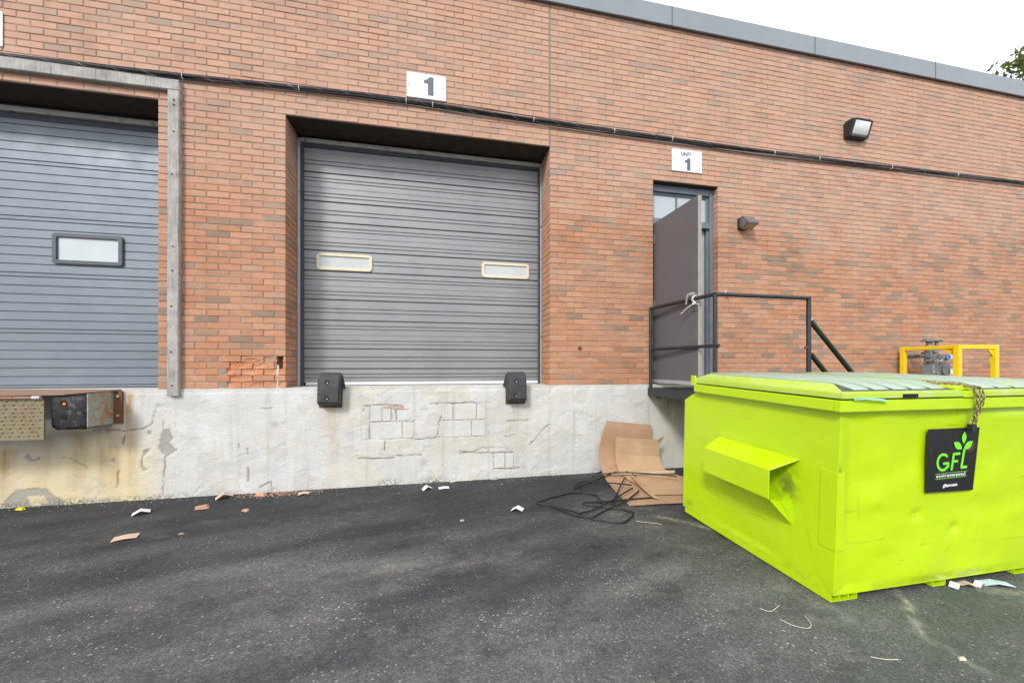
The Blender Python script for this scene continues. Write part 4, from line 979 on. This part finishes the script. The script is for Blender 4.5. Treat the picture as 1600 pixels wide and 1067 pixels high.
def side_rub(u,v):
    r = 1.0*np.exp(-(((u-.77)/.06)**2+((v-.50)/.10)**2))*sstep(.36,.52,fbm(u*22,v*18,113,4))
    r = np.maximum(r, .8*np.exp(-(((u-.985)/.008)**2+((v-.63)/.03)**2)))
    r = np.maximum(r, .5*np.exp(-(((u-.06)/.05)**2+((v-.05)/.035)**2))*fbm(u*30,v*30,115,3)*1.6)
    g = sstep(.10,.0,v+.07*(fbm(u*8,v*3,145,3)-.5))*sstep(.40,.58,fbm(u*28,v*24,147,4))*.2
    for seg, a in ((((.2,.25),(.35,.22)),.5),(((.5,.2),(.62,.235),(.7,.23)),.4),(((.3,.85),(.55,.87)),.35),(((.86,.35),(.9,.2)),.4)):
        r = np.maximum(r, .65*a*np.exp(-(segdist(u, v+(fbm(u*40,v*40,151,2)-.5)*.012, seg)/.004)**2)*sstep(.3,.5,fbm(u*25,v*25,153,3)))
    return np.clip(np.maximum(r,g),0,1)
def side_panel(x, flip):
    me = panel((x,DD,ZB),(x,0,ZB),(x+(.006 if not flip else 0),-.004,ZR),(x,DD,ZR),220,180,side_fn,side_rub)
    # the top rear corner is cut away
    for v in me.vertices:
        y, z = v.co.y, v.co.z; lim = 1.015+(DD-y)*(.095/.165)
        if y > DD-.17 and z > min(lim,ZR): v.co.z = min(lim,ZR)
    return me
link("side_panel", side_panel(0,False), du); o_ = link("side_panel", side_panel(DW,True), du)
dpart("rear_panel", MB().box(.004,DW-.004,DD-.006,DD-.001,ZB,1.012), LIME)
dpart("rear_slope", MB().hexa([(.0,DD-.004,1.01),(DW,DD-.004,1.01),(DW,DD-.012,1.0),(0,DD-.012,1.0),(0,DD-.166,1.112),(DW,DD-.166,1.112),(DW,DD-.176,1.10),(0,DD-.176,1.10)]), LIME)
dpart("floor_plate", MB().box(.003,DW-.003,.003,DD-.007,ZB+.001,ZB+.006), LIME)
for x0, x1, n in ((.0,.19,4),(.775,.88,2),(1.48,1.60,2)):
    m = MB(); 
    m.box(x0,x1,.012,DD-.03,0,.004)
    for k in range(n): xx = x0+(x1-x0-.005)*k/(n-1); m.box(xx,xx+.005,.012,DD-.03,.0042,ZB)
    dpart("skid", m, LIME)
# rim: folded channel all round
RZ0, RZ1 = 1.106, 1.172; RO = .042
dpart("rim", MB().box(-RO,DW+RO,-RO,.0,RZ0,RZ1).box(-RO,.0,.0005,DD-.17,RZ0,RZ1).box(DW,DW+RO,.0005,DD-.17,RZ0,RZ1).box(.0005,DW-.0005,DD-.20,DD-.17,RZ0,RZ1), LIME, bevel=.005, seg=2, smooth=True)
dpart("hinge_ear", MB().box(-.045,-.03,DD-.19,DD-.135,1.16,1.245), LIME, bevel=.003)
dpart("hinge_ear", MB().box(DW+.03,DW+.045,DD-.19,DD-.135,1.16,1.245), LIME, bevel=.003)
dpart("hinge_rod", MB().cyl((-.04,DD-.15,1.215),(DW+.04,DD-.15,1.215),.012,10), LIME, smooth=True)
# fork pocket on the left side
def pocket(x, s):
    O = .145; ya, yb = .30, .905               # near and far ends of its outer face
    m = MB(); t = .006
    zt_, zb_, at, ab = .693, .505, .775, .500
    def q(a,b,c,d): 
        n_ = (Vector(b)-Vector(a)).cross(Vector(d)-Vector(a)).normalized()*t
        P = [Vector(p) for p in (a,b,c,d)]; m.hexa([*(p for p in P),*(p+n_ for p in P)])
    xo = x-s*O; xi = x-s*.001
    q((xo,ya,zt_),(xo,yb,zt_),(xi,yb+.005,at),(xi,ya-.075,at))
    q((xo,ya,zb_),(xo,ya,zt_-.001),(xo,yb,zt_-.001),(xo,yb,zb_))
    q((xo,ya,zb_),(xi,ya+.06,.462),(xi,yb+.005,.475),(xo,yb,zb_))
    dpart("fork_pocket", m, LIME, bevel=.0015)
    dpart("pocket_lip", MB().add([(xo,ya+.001,zb_-.002),(xi,ya-.035,.340),(xi,ya+.062,.462),(xo,ya+.03,zb_)], [(0,1,2),(0,2,3),(0,3,1),(1,3,2)]), LIME)
pocket(0, 1); pocket(DW, -1)
# plate wrapped round the front left corner
dpart("corner_plate", MB().box(-.0025,.001,.0,.092,.305,.755).box(-.0025,.052,-.0055,-.0020,.305,.755), LIME, bevel=.001)
# lids
def lid(x0, x1):
    y0, y1 = -.048, DD-.155; z0 = 1.180
    a = [(x0,y0,z0),(x1,y0,z0),(x1,y1,z0),(x0,y1,z0)]; b = [(x,y,z0+.036) for x,y,_ in a]
    ix = .02; iy = .022; xl, xr = x0+ix+.11, x1-ix-.05; yf = y0+iy+.14; zf, zb = z0+.076, z0+.078
    c = [(x0+ix,y0+iy,z0+.041),(x1-ix,y0+iy,z0+.041),(x1-ix,y1-.01,z0+.041),(x0+ix,y1-.01,z0+.041)]
    d = [(xl,yf,zf),(xr,yf,zf),(xr,y1-.02,zb),(xl,y1-.02,zb)]
    m = MB(); vs = a+b+c+d; fs = [(3,2,1,0)]
    for k in range(3):
        for j in range(4): fs.append((4*k+j,4*k+(j+1)%4,4*k+4+(j+1)%4,4*k+4+j))
    fs.remove((8,9,13,12)); m.add(vs, fs); m.add(d, [(0,1,2,3)], 1); m.add([c[0],c[1],d[1],d[0]], [(0,1,2,3)], 1)  # front bevel too: dark shading at the channel ends is painted in
    L = dpart("lid", m, [LID, GRIMESHADE], bevel=.005, seg=2, smooth=True)
    n = 5; g = .028; pitch = (xr-xl+g)/n
    for k in range(n):                         # moulded pads running back from the front bevel, narrow channels between them
        xa = xl+k*pitch; xb = xa+pitch-g; h = .013
        ya, za = y0+iy+.02, z0+.041+.035*.02/.14
        P = [(xa,ya,za),(xb,ya,za),(xb,yf,zf),(xa,yf,zf),(xb,y1-.03,zb-.0005),(xa,y1-.03,zb-.0005)]
        i_ = .009
        T = [(xa+i_,ya+.02,za+h+.002),(xb-i_,ya+.02,za+h+.002),(xb-i_,yf,zf+h),(xa+i_,yf,zf+h),(xb-i_,y1-.04,zb+h),(xa+i_,y1-.04,zb+h)]
        r = MB().add(P+T, [(6,7,8,9),(9,8,10,11),(0,1,7,6),(1,2,8,7),(2,4,10,8),(4,5,11,10),(5,3,9,11),(3,0,6,9),(0,3,2,1),(3,5,4,2)])
        dpart("lid_rib", r, LIDTOP, L, smooth=True, bevel=.003)
    xs_ = x0+(x1-x0)*.47
    dpart("handle_slot", MB().box(xs_,xs_+.115,y0-.0012,y0+.01,z0+.003,z0+.025), HOLE, L)
    return L
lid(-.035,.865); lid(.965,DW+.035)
dpart("lid_bar", MB().box(.868,.962,-.05,DD-.16,1.176,1.214), LIME, bevel=.004)
dpart("lid_bar_latch", MB().box(.85,.975,-.02,.16,1.216,1.244), LIME, bevel=.006)

# the black company sign
sg = dpart("sign_panel", MB().hexa([(.648,-.016,.602),(1.035,-.013,.594),(1.035,-.007,.594),(.648,-.010,.602),(.655,-.012,.985),(1.072,-.012,.985),(1.072,-.006,.985),(.655,-.006,.985)]), SIGNBLACK, bevel=.002)
def stroke(m, pts, w_, y, cap=True):
    for a, b in zip(pts[:-1], pts[1:]):
        a = Vector(a); b = Vector(b); d = (b-a).normalized(); n_ = Vector((-d.y,d.x))*w_/2
        m.prism([tuple(a+n_),tuple(a-n_),tuple(b-n_),tuple(b+n_)], 'y', y-.0007, y)
    if cap:
        for k, p in enumerate(pts):
            dy = .0001*(k % 2+1)
            m.prism([(p[0]+w_/2*math.cos(t),p[1]+w_/2*math.sin(t)) for t in np.linspace(0,2*math.pi,12,endpoint=False)], 'y', y-.0007-dy, y)
def SX(u, v):                                  # a spot on the sign, measured on its photograph (0..1143, 0..1067)
    fu = (u-240)/600; fv = (v-158)/765; return (.652+fu*(.415-.028*fv), .985-fv*.386)
G = MB(); yy = -.0155
cg = SX(420,560); rx, rz = SX(490,560)[0]-cg[0], cg[1]-SX(420,655)[1]
arc = [(cg[0]+rx*.95*math.cos(t), cg[1]+rz*math.sin(t)) for t in np.linspace(R(48),R(322),15)]
e = SX(485,575); stroke(G, arc+[(e[0],arc[-1][1]+.002),e,SX(432,577)], .0155, yy)
stroke(G, [SX(530,650),SX(545,468)], .0165, yy); stroke(G, [SX(545,468),SX(612,466)], .0155, yy); stroke(G, [SX(540,556),SX(592,556)], .0155, yy)
stroke(G, [SX(710,634),SX(650,636),SX(664,470),SX(672,420)], .0165, yy)
def leaf(m, a, b, bulge):
    a = Vector(a); b = Vector(b); d = b-a; n_ = Vector((-d.y,d.x)); P = []
    for t in np.linspace(0,1,9): P.append(a+d*t+n_*bulge*math.sin(math.pi*t))
    for t in np.linspace(1,0,9)[1:-1]: P.append(a+d*t-n_*bulge*math.sin(math.pi*t))
    m.prism([tuple(p) for p in P], 'y', yy-.0009, yy)
leaf(G, SX(655,350), SX(657,202), .24); leaf(G, SX(640,412), SX(536,326), .26); leaf(G, SX(662,418), SX(764,322), .24)
dpart("logo", G, LOGOGREEN, sg)
ln_ = MB()
for v in (692,756):
    a, b = SX(335,v+6), SX(728,v-8); ln_.hexa([(a[0],yy-.0006,a[1]-.0012),(b[0],yy-.0006,b[1]-.0012),(b[0],yy,b[1]-.0012),(a[0],yy,a[1]-.0012),(a[0],yy-.0006,a[1]+.0012),(b[0],yy-.0006,b[1]+.0012),(b[0],yy,b[1]+.0012),(a[0],yy,a[1]+.0012)])
dpart("logo_rules", ln_, LOGOGREEN, sg)
c_ = SX(528,740); t_ = put_text("lettering", "environmental", .030, WHITE, sg, (c_[0],yy+.0002,c_[1]), .0005, 1.32); t_.scale = (1.02,1,1); t_.rotation_euler = (0,R(-1.2),0)
c_ = SX(527,860); t_ = put_text("lettering", "gflenv.com", .027, WHITE, sg, (c_[0],yy+.0002,c_[1]), .0006); t_.rotation_euler = (0,R(-1.2),0)

# chain over the lid bar and the padlock on it (positions in the dumpster's upright frame, turned with it)
DM = Matrix.Translation(Vector((2.25,-2.645,-.053))) @ Matrix.Rotation(R(1.75),4,'X')
ch = thing("chain", "rusty steel chain looped over the dumpster lids and hanging down its front", "chain", DM @ Vector((.94,-.07,1.2)))
lk = MB().tube([(.0075*math.cos(a)*(1), 0, .0125*math.sin(a)+(.006 if math.sin(a) > 0 else -.006)) for a in np.linspace(0,2*math.pi,14,endpoint=False)], .0034, 6, closed=True).data("link", CHAINMAT, smooth=True)
def run(path, step=.0275):
    P = [DM @ Vector(p) for p in path]; L = [0]
    for a, b in zip(P[:-1],P[1:]): L.append(L[-1]+(b-a).length)
    k = 0; s = 0
    while s < L[-1]:
        i = max(j for j in range(len(L)-1) if L[j] <= s); q = P[i].lerp(P[i+1], (s-L[i])/(L[i+1]-L[i])); d = (P[i+1]-P[i]).normalized()
        rot = Vector((0,0,1)).rotation_difference(d).to_matrix().to_4x4() @ Matrix.Rotation(R(35+90*(k % 2)+random.uniform(-14,14)),4,'Z')
        o = link("link", lk, ch); o.matrix_local = Matrix.Translation(q-Vector(ch.location)) @ rot; k += 1; s += step
run([(.78,.20,1.252),(.84,.10,1.254),(.90,.02,1.254),(.925,-.055,1.238),(.935,-.068,1.18),(.945,-.06,1.12),(.952,-.052,1.08),(.962,-.045,1.032)])
run([(.80,.26,1.257),(.90,.14,1.258),(.95,.03,1.255),(.972,-.058,1.235),(.985,-.07,1.18),(.982,-.06,1.12),(.972,-.05,1.07),(.966,-.044,1.030)])
pl = thing("padlock", "black padlock with brass shackle hanging from the chain above the sign", "padlock", DM @ Vector((.968,-.03,.975)))
part("lock_body", MB().box(-.024,.024,-.014,.010,-.005,.038), pmat("black_plastic",(.02,.02,.022),.2,30,.4), pl, local=True, bevel=.004, seg=2, smooth=True)
part("shackle", MB().tube([(-.013,0,.035),(-.013,0,.052),(-.007,0,.062),(.007,0,.062),(.013,0,.052),(.013,0,.035)], .0042, 8), BRASS, pl, local=True, smooth=True)
# film caught under the lid
fm = MB(); F_ = [(.035,-.053,1.176),(.10,-.062,1.180),(.17,-.064,1.176),(.24,-.062,1.168),(.262,-.060,1.163)]; E_ = [(.03,-.052,1.187),(.10,-.056,1.188),(.18,-.058,1.186),(.24,-.058,1.180),(.262,-.057,1.174)]
vs = [tuple(DM @ Vector(p)) for p in F_+E_]; vs += [(x,y+.002,z) for x,y,z in vs]
fs = [(k,k+1,6+k,5+k) for k in range(4)]+[(10+k,15+k,16+k,11+k) for k in range(4)]+[(k,10+k,11+k,k+1) for k in range(4)]+[(5+k,6+k,16+k,15+k) for k in range(4)]+[(0,5,15,10),(4,14,19,9)]
solo("plastic_film", fm.add(vs,fs), TEAL, "strip of teal plastic film poking out under the left lid", "plastic film")

# ------------------------------------------------------------------ flattened cardboard by the wall
def sheet(rows, t=.005, nx=8, jit=.004, seed=1):
    """rows of (left point, right point); a sheet of thickness t through them"""
    r_ = random.Random(seed); V = []; n = len(rows)
    for k, (a, b) in enumerate(rows):
        for j in range(nx+1):
            u = j/nx; p = Vector(a).lerp(Vector(b), u); V.append(p+Vector((0,r_.uniform(-jit,jit)*.6,r_.uniform(-jit,jit)*.4)))
    W = nx+1; Nn = []
    for k in range(n):
        for j in range(W):
            d1 = V[min(k+1,n-1)*W+j]-V[max(k-1,0)*W+j]; d2 = V[k*W+min(j+1,nx)]-V[k*W+max(j-1,0)]; Nn.append(d1.cross(d2).normalized())
    vs = [tuple(p) for p in V]+[tuple(p-q*t) for p,q in zip(V,Nn)]; o = n*W; fs = []
    for k in range(n-1):
        for j in range(nx):
            a = k*W+j; fs += [(a,a+1,a+W+1,a+W),(o+a,o+a+W,o+a+W+1,o+a+1)]
    for k in range(n-1):
        for j in (0,nx): a = k*W+j; fs.append((a,a+W,o+a+W,o+a))
    for j in range(nx):
        for k in (0,n-1): a = k*W+j; fs.append((a,a+1,o+a+1,o+a))
    return MB().add(vs, fs)
rowsA = [((2.09,-.05,.640),(2.70,-.05,.570)),((2.08,-.062,.60),(2.70,-.06,.52)),((2.055,-.075,.57),(2.69,-.075,.49)),((2.015,-.075,.45),(2.69,-.08,.38)),((1.985,-.075,.33),(2.69,-.085,.27)),
         ((1.975,-.09,.22),(2.69,-.10,.18)),((1.972,-.135,.125),(2.69,-.15,.10)),((1.955,-.23,.055),(2.70,-.25,.05)),((1.935,-.36,.022),(2.72,-.38,.025)),((1.90,-.58,.006),(2.75,-.6,.012)),
         ((1.865,-.83,-.005),(2.70,-.85,.0)),((1.83,-1.085,-.010),(2.40,-1.13,-.006))]
solo("cardboard_sheet", sheet(rowsA, seed=3), CARDDARK, "tall curved cardboard sheet leaning on the white foundation wall", "cardboard", "flattened cardboard by the wall", smooth=True)
rowsB = [((2.155,-.165,.462),(2.735,-.165,.405)),((2.150,-.17,.37),(2.735,-.17,.31)),((2.150,-.175,.366),(2.735,-.175,.306)),((2.142,-.18,.26),(2.73,-.185,.2)),((2.142,-.188,.256),(2.73,-.19,.196)),
         ((2.145,-.20,.15),(2.73,-.22,.115)),((2.155,-.235,.085),(2.74,-.27,.07)),((2.155,-.32,.05),(2.78,-.40,.045)),((2.16,-.46,.035),(2.86,-.55,.035)),((2.18,-.70,.02),(2.88,-.75,.022)),((2.165,-.90,.012),(2.60,-.98,.012))]
solo("cardboard_sheet", sheet(rowsB, seed=8, jit=.005), CARD, "smaller creased cardboard sheet standing in front of the tall curved one", "cardboard", "flattened cardboard by the wall", smooth=True)
solo("cardboard_flap", sheet([((2.20,-.42,.085),(2.26,-.44,.06)),((2.16,-.60,.07),(2.215,-.62,.045)),((2.13,-.80,.05),(2.19,-.82,.03)),((2.13,-1.0,.02),(2.19,-1.04,.004))], nx=3, seed=4), CARD, "narrow folded cardboard flap under the black wire tangle", "cardboard", "flattened cardboard by the wall")
solo("cardboard_flap", sheet([((2.70,-.20,.42),(2.78,-.20,.45)),((2.71,-.19,.39),(2.77,-.195,.41)),((2.72,-.18,.37),(2.74,-.185,.38))], nx=2, seed=5), CARD, "torn cardboard scrap sticking up at the corner of the smaller sheet", "cardboard", "flattened cardboard by the wall")
st = MB().hexa([(2.02,-.33,.055),(2.75,-.46,.075),(2.745,-.43,.075),(2.02,-.315,.055),(2.02,-.33,.075),(2.75,-.46,.10),(2.745,-.43,.10),(2.02,-.315,.075)])
solo("timber_lath", st, pmat("new_timber",(.56,.46,.32),.15,12,.75,0,.2,60), "long pale timber lath lying across the cardboard", "timber lath", bevel=.002)

# tangle of thin black rods on the asphalt
RODMAT = pmat('black_rod',(.006,.006,.007),.2,12,.55)
RODS = [[(2.3,-.084),(2.062,-.276),(1.881,-.374),(1.66,-.487),(1.479,-.579),(1.47,-.545),(1.6,-.43),(1.723,-.438),(1.861,-.597),(2.04,-.75)],
 [(1.805,-.274),(1.99,-.14),(2.15,-.15),(2.245,-.277),(2.263,-.448)],[(1.815,-.276),(2.022,-.356),(2.28,-.458),(2.64,-.647)],
 [(.978,-.856),(1.184,-.751),(1.407,-.665),(1.535,-.69),(1.631,-.787),(1.614,-.909),(1.582,-.998)],
 [(.976,-.865),(1.139,-1.001),(1.241,-1.107),(1.348,-1.307),(1.499,-1.411),(1.588,-1.446),(1.72,-1.34),(1.771,-1.27),(1.694,-1.162),(1.529,-1.055),(1.404,-.968),(1.432,-.941),(1.718,-.968),(2.162,-.987)],
 [(1.106,-.995),(1.125,-1.042),(1.197,-1.18),(1.312,-1.273),(1.371,-1.293),(1.548,-1.167),(1.84,-1.025),(2.086,-.813)],
 [(1.188,-1.158),(1.237,-1.208),(1.411,-1.161),(1.659,-1.013),(2.044,-.762)],[(1.672,-1.061),(1.927,-.711),(2.127,-.454)]]
LIFT = [.075,.06,.10,.02,.018,.03,.045,.06]
rw = thing("wire_tangle", "tangle of bent thin black rods lying beside the cardboard", "wire tangle", (1.6,-.9,-.018))
for k, (r_, lf) in enumerate(zip(RODS, LIFT)):
    P = []
    for (a, b) in zip(r_[:-1], r_[1:]):
        for t in (0,.5): P.append((a[0]+(b[0]-a[0])*t, a[1]+(b[1]-a[1])*t))
    P.append(r_[-1])
    for _ in range(2): P = [P[0]]+[q for a, b in zip(P[:-1],P[1:]) for q in ((a[0]*.75+b[0]*.25,a[1]*.75+b[1]*.25),(a[0]*.25+b[0]*.75,a[1]*.25+b[1]*.75))]+[P[-1]]
    n = len(P)
    part("rod", MB().tube([(x, y, gz(x,y)+.012+lf*(.25+.75*sstep(1.5,2.1,np.array(x)).item())*(.6+.4*math.sin(2.2*j/n))) for j,(x,y) in enumerate(P)],  .0074, 6), RODMAT, rw, smooth=True)

# ------------------------------------------------------------------ litter
def gh(x, y): return float(ground_h(np.array([x]), np.array([y]))[0])
def folded(name, x, y, s, rz, mat, label, cat, group, hgt=.5, asp=.7):
    m = MB(); c, s_ = math.cos(rz), math.sin(rz); z = gh(x,y)+.004
    def T(u, v, w_): return (x+u*c-v*s_, y+u*s_+v*c, z+w_)
    a = s*asp; h = s*hgt*.5
    P = [T(-s*.5,-a*.5,0),T(-s*.5,a*.5,0),T(0,-a*.5,h),T(0,a*.5,h),T(s*.55,-a*.5,h*.25),T(s*.55,a*.5,h*.25)]
    Q = [(p[0],p[1],p[2]+.003) for p in P]
    m.add(P+Q, [(0,2,3,1),(2,4,5,3),(6,7,9,8),(8,9,11,10),(0,1,7,6),(4,10,11,5),(0,6,8,2),(2,8,10,4),(1,3,9,7),(3,5,11,9)])
    return solo(name, m, mat, label, cat, group)
GW, GT = "white card scraps on the asphalt", "tan card scraps on the asphalt"
folded("card_scrap",-2.547,-.407,.115,.5,PAPER,"folded white card scrap on the asphalt below the timber post","card scrap",GW,.55)
folded("card_scrap",-.059,-.244,.095,.35,PAPER,"tented white card scrap next to a flat one near the wall","card scrap",GW,.75)
folded("card_scrap",.116,-.236,.105,.1,PAPER,"flat white card scrap beside the tented one near the wall","card scrap",GW,.12)
folded("card_scrap",.765,-.968,.105,-.5,PAPER,"folded white card scrap alone left of the wire tangle","card scrap",GW,.6)
folded("card_scrap",-2.325,-.923,.14,.35,TANPAPER,"flat tan card scrap farthest from the wall","card scrap",GT,.1)
folded("card_scrap",-2.033,-.107,.135,.45,TANPAPER,"folded tan card scrap against the foot of the white wall","card scrap",GT,.75)
folded("card_scrap",-1.30,-.13,.10,.2,TANPAPER,"small tan card scrap at the right end of the brick crumbs","card scrap",GT,.25)
def chip_(x, y, s, mat, label, group, name="brick_chip", cat="brick chip"):
    r_ = random.Random(int(abs(x*1000)+abs(y*900))); z = gh(x,y); rz = r_.uniform(-.5,.5); P = []
    for w_ in (0, s*.35):
        for u, v in ((-.6,-.25),(.5,-.3),(.65,.2),(-.45,.3)):
            u = u*s*r_.uniform(.8,1.2); v = v*s*r_.uniform(.8,1.3); k = 1 if w_ == 0 else .75
            P.append((x+(u*math.cos(rz)-v*math.sin(rz))*k, y+(u*math.sin(rz)+v*math.cos(rz))*k, z+w_*r_.uniform(.7,1.2)))
    return solo(name, MB().hexa(P), mat, label, cat, group, bevel=s*.05)
GB = "brick chips on the asphalt"
chip_(-2.082,-.379,.10,ORANGECHIP,"flat orange brick chip in front of the folded tan scrap",GB)
chip_(-1.668,-.521,.06,ORANGECHIP,"small orange brick chip out in front of the crumbs",GB)
chip_(-1.70,-.10,.09,ORANGECHIP,"orange brick chip among the crumbs at the wall foot",GB)
chip_(-1.95,-.92,.03,ORANGECHIP,"tiny orange chip alone on the open asphalt",GB)
chip_(-3.69,-.08,.06,YELLOWBIT,"crumpled yellow scrap at the foot of the stained wall",None,"yellow_scrap","scrap")
chip_(.25,-1.095,.035,STONE,"small pale pebble alone on the asphalt",None,"pebble","pebble")
chip_(.69,-.03,.075,STONE,"pale plaster flake at the foot of the wall",None,"plaster_flake","plaster flake")
chip_(2.42,-3.1,.03,STRAW,"small tan pebble in front of the dumpster",None,"pebble","pebble")
solo("twig", MB().tube([(.19,-.066,.006),(.26,-.045,.012),(.33,-.05,.014),(.40,-.03,.010),(.45,-.035,.006)], [.006,.008,.007,.008,.005], 6), STRAW, "thin pale twig at the foot of the white wall", "twig", smooth=True)
for (pts, lab) in ([[(1.80,-2.60),(1.83,-2.64),(1.86,-2.63),(1.93,-2.60)],"thin curled straw left of the dumpster corner"],[[(1.83,-2.70),(1.87,-2.78),(1.95,-2.79),(1.99,-2.70)],"thin hooked straw in front of the dumpster corner"],
                   [[(1.72,-1.40),(1.83,-1.46),(1.90,-1.50)],"short straw below the wire tangle"],[[(2.02,-3.0),(2.07,-3.03),(2.13,-3.04)],"short pale straw on the asphalt before the dumpster"]):
    for _ in range(2): pts = [pts[0]]+[q for a, b in zip(pts[:-1],pts[1:]) for q in ((a[0]*.7+b[0]*.3,a[1]*.7+b[1]*.3),(a[0]*.3+b[0]*.7,a[1]*.3+b[1]*.7))]+[pts[-1]]
    solo("straw", MB().tube([(x,y,gh(x,y)+.005) for x,y in pts], .0017, 5), STRAW, lab, "straw", "bits of straw")
def bits(name, mat, n, area, smin, smax, label, cat, flat=.4, seed=1):
    r_ = np.random.default_rng(seed); V = []; F = []
    xs_, ys_ = area(r_, n); zs_ = ground_h(xs_, ys_)
    for x, y, z in zip(xs_, ys_, zs_):
        s = r_.uniform(smin,smax); a = r_.uniform(0,6.28); b0 = len(V)
        for k in range(4):
            t = a+k*math.pi/2+r_.uniform(-.4,.4); q = s*r_.uniform(.6,1.1); V.append((x+q*math.cos(t),y+.8*q*math.sin(t),z-.001))
        V.append((x+r_.uniform(-.3,.3)*s,y+r_.uniform(-.3,.3)*s,z+s*flat*r_.uniform(.7,1.4)))
        F += [(b0,b0+1,b0+4),(b0+1,b0+2,b0+4),(b0+2,b0+3,b0+4),(b0+3,b0,b0+4)]
    me = bpy.data.meshes.new(name); me.from_pydata(V,[],F); me.materials.append(mat)
    return tag(link(name, me), label, cat, kind='stuff')
def a_yard(r_, n):
    x = r_.uniform(-3.9,2.6,n*3); y = -np.abs(r_.beta(1.6,1.6,n*3))*3.9-.05
    k = ~((x > 2.2)&(y > -2.7)); return x[k][:n], y[k][:n]
bits("loose_grit", STONE, 1500, a_yard, .0022, .0055, "pale grit scattered over the dark asphalt", "grit", .55, 21)
bits("grit", pmat("dark_stone",(.05,.05,.052),.4,60,.9), 1200, a_yard, .003, .007, "dark loose stones on the asphalt", "grit", .6, 22)
bits("brick_crumbs", ORANGECHIP, 420, lambda r_,n: (np.clip(r_.normal(-1.52,.2,n),-2.1,-.9), -.02-np.abs(r_.normal(0,.07,n))), .003, .011, "orange brick crumbs along the foot of the wall", "crumbs", .5, 23)
bits("plaster_crumbs", STONE, 260, lambda r_,n: (r_.uniform(-3.9,1.9,n), -.02-np.abs(r_.normal(0,.09,n))), .003, .009, "pale plaster crumbs along the foot of the wall", "crumbs", .5, 24)
tg = "scraps under the dumpster"
folded("litter_scrap",3.17,-2.655,.085,.4,PAPER,"torn white scrap under the front edge of the dumpster","litter",tg,.35,.5)
folded("litter_scrap",3.25,-2.665,.07,-.6,TANPAPER,"pale brown scrap under the front edge of the dumpster","litter",tg,.5,.6)
folded("litter_scrap",3.33,-2.68,.075,.2,PAPER,"small white scrap next to the blue film under the dumpster edge","litter",tg,.6,.45)
folded("litter_scrap",3.44,-2.69,.16,-.35,BLUEBIT,"pale blue film scrap under the front edge of the dumpster","litter",tg,.2,.35)

# ------------------------------------------------------------------ tree beyond the end of the roof
def tree(x, y, h, cr, seed=5):
    r_ = random.Random(seed); t = thing("tree", "leafy tree turning yellow green beyond the far end of the roof", "tree", (x,y,0))
    bark = pmat("bark",(.085,.065,.05),.3,6,.9,0,.8,20)
    tm = MB(); top = Vector((x+.3,y,h*.55)); tm.tube([(x,y,-.05),(x+.05,y,h*.25),tuple(top)], [.24,.19,.13], 9); ends = []
    for k in range(11):
        a = k*2.4+r_.uniform(-.3,.3); el = r_.uniform(.15,.95); L = cr*r_.uniform(.75,1.0)
        b = Vector((x+.05,y,h*r_.uniform(.32,.54))); e = b+Vector((math.cos(a)*L*math.cos(el),math.sin(a)*L*math.cos(el),L*math.sin(el)+.6)); md = b.lerp(e,.5)+Vector((0,0,.25))
        tm.tube([tuple(b),tuple(md),tuple(e)], [.085,.05,.015], 6); ends += [md,e,b.lerp(e,.78)]
    part("trunk", tm, bark, t, smooth=True)
    lm = NT("leaves"); oi = lm.attr('tone'); col = lm.ramp(oi, [(0,(.045,.075,.02)),(.45,(.085,.115,.025)),(.75,(.15,.14,.03)),(1,(.26,.13,.03))]); lm.fin(col,.6,None,0,.4)
    tl = lm.n('ShaderNodeBsdfTranslucent'); ms = lm.n('ShaderNodeMixShader'); ms.inputs[0].default_value = .55; lm.l(lm.mix(1.0, col, (2.2,2.2,1.6), 'MULTIPLY'), tl.inputs[0]); lm.l(lm.b.outputs[0], ms.inputs[1]); lm.l(tl.outputs[0], ms.inputs[2]); lm.l(ms.outputs[0], lm.t.nodes['Material Output'].inputs['Surface'])
    V = []; F = []; T = []
    C = Vector((x,y,h*.66))
    clumps = [e+Vector((r_.gauss(0,.35),r_.gauss(0,.35),r_.gauss(0,.3))) for e in ends]
    for k in range(300):
        d = Vector((r_.gauss(0,1),r_.gauss(0,1),r_.gauss(0,1))).normalized()*cr*r_.uniform(.45,1.0); clumps.append(C+Vector((d.x,d.y,d.z*.95)))
    for c in clumps:
        tb = r_.random()*.7
        for k in range(150):
            q = c+Vector((r_.gauss(0,.27),r_.gauss(0,.27),r_.gauss(0,.22))); s = r_.uniform(.08,.15)
            u = Vector((r_.gauss(0,1),r_.gauss(0,1),r_.gauss(0,.6))).normalized(); v = u.orthogonal().normalized(); v.rotate(Matrix.Rotation(r_.uniform(0,6.28),3,u)); b0 = len(V)
            V += [tuple(q-v*s),tuple(q+u.cross(v)*s*.5),tuple(q+v*s),tuple(q-u.cross(v)*s*.5)]; F.append((b0,b0+1,b0+2,b0+3)); T += [min(1,max(0,tb+r_.uniform(-.25,.3)))]*4
    me = bpy.data.meshes.new("crown"); me.from_pydata([tuple(Vector(v)-Vector((x,y,0))) for v in V],[],F); fattr(me,'tone',T); me.materials.append(lm.m)
    link("crown", me, t)
tree(23.9, 5.6, 16.2, 3.3)
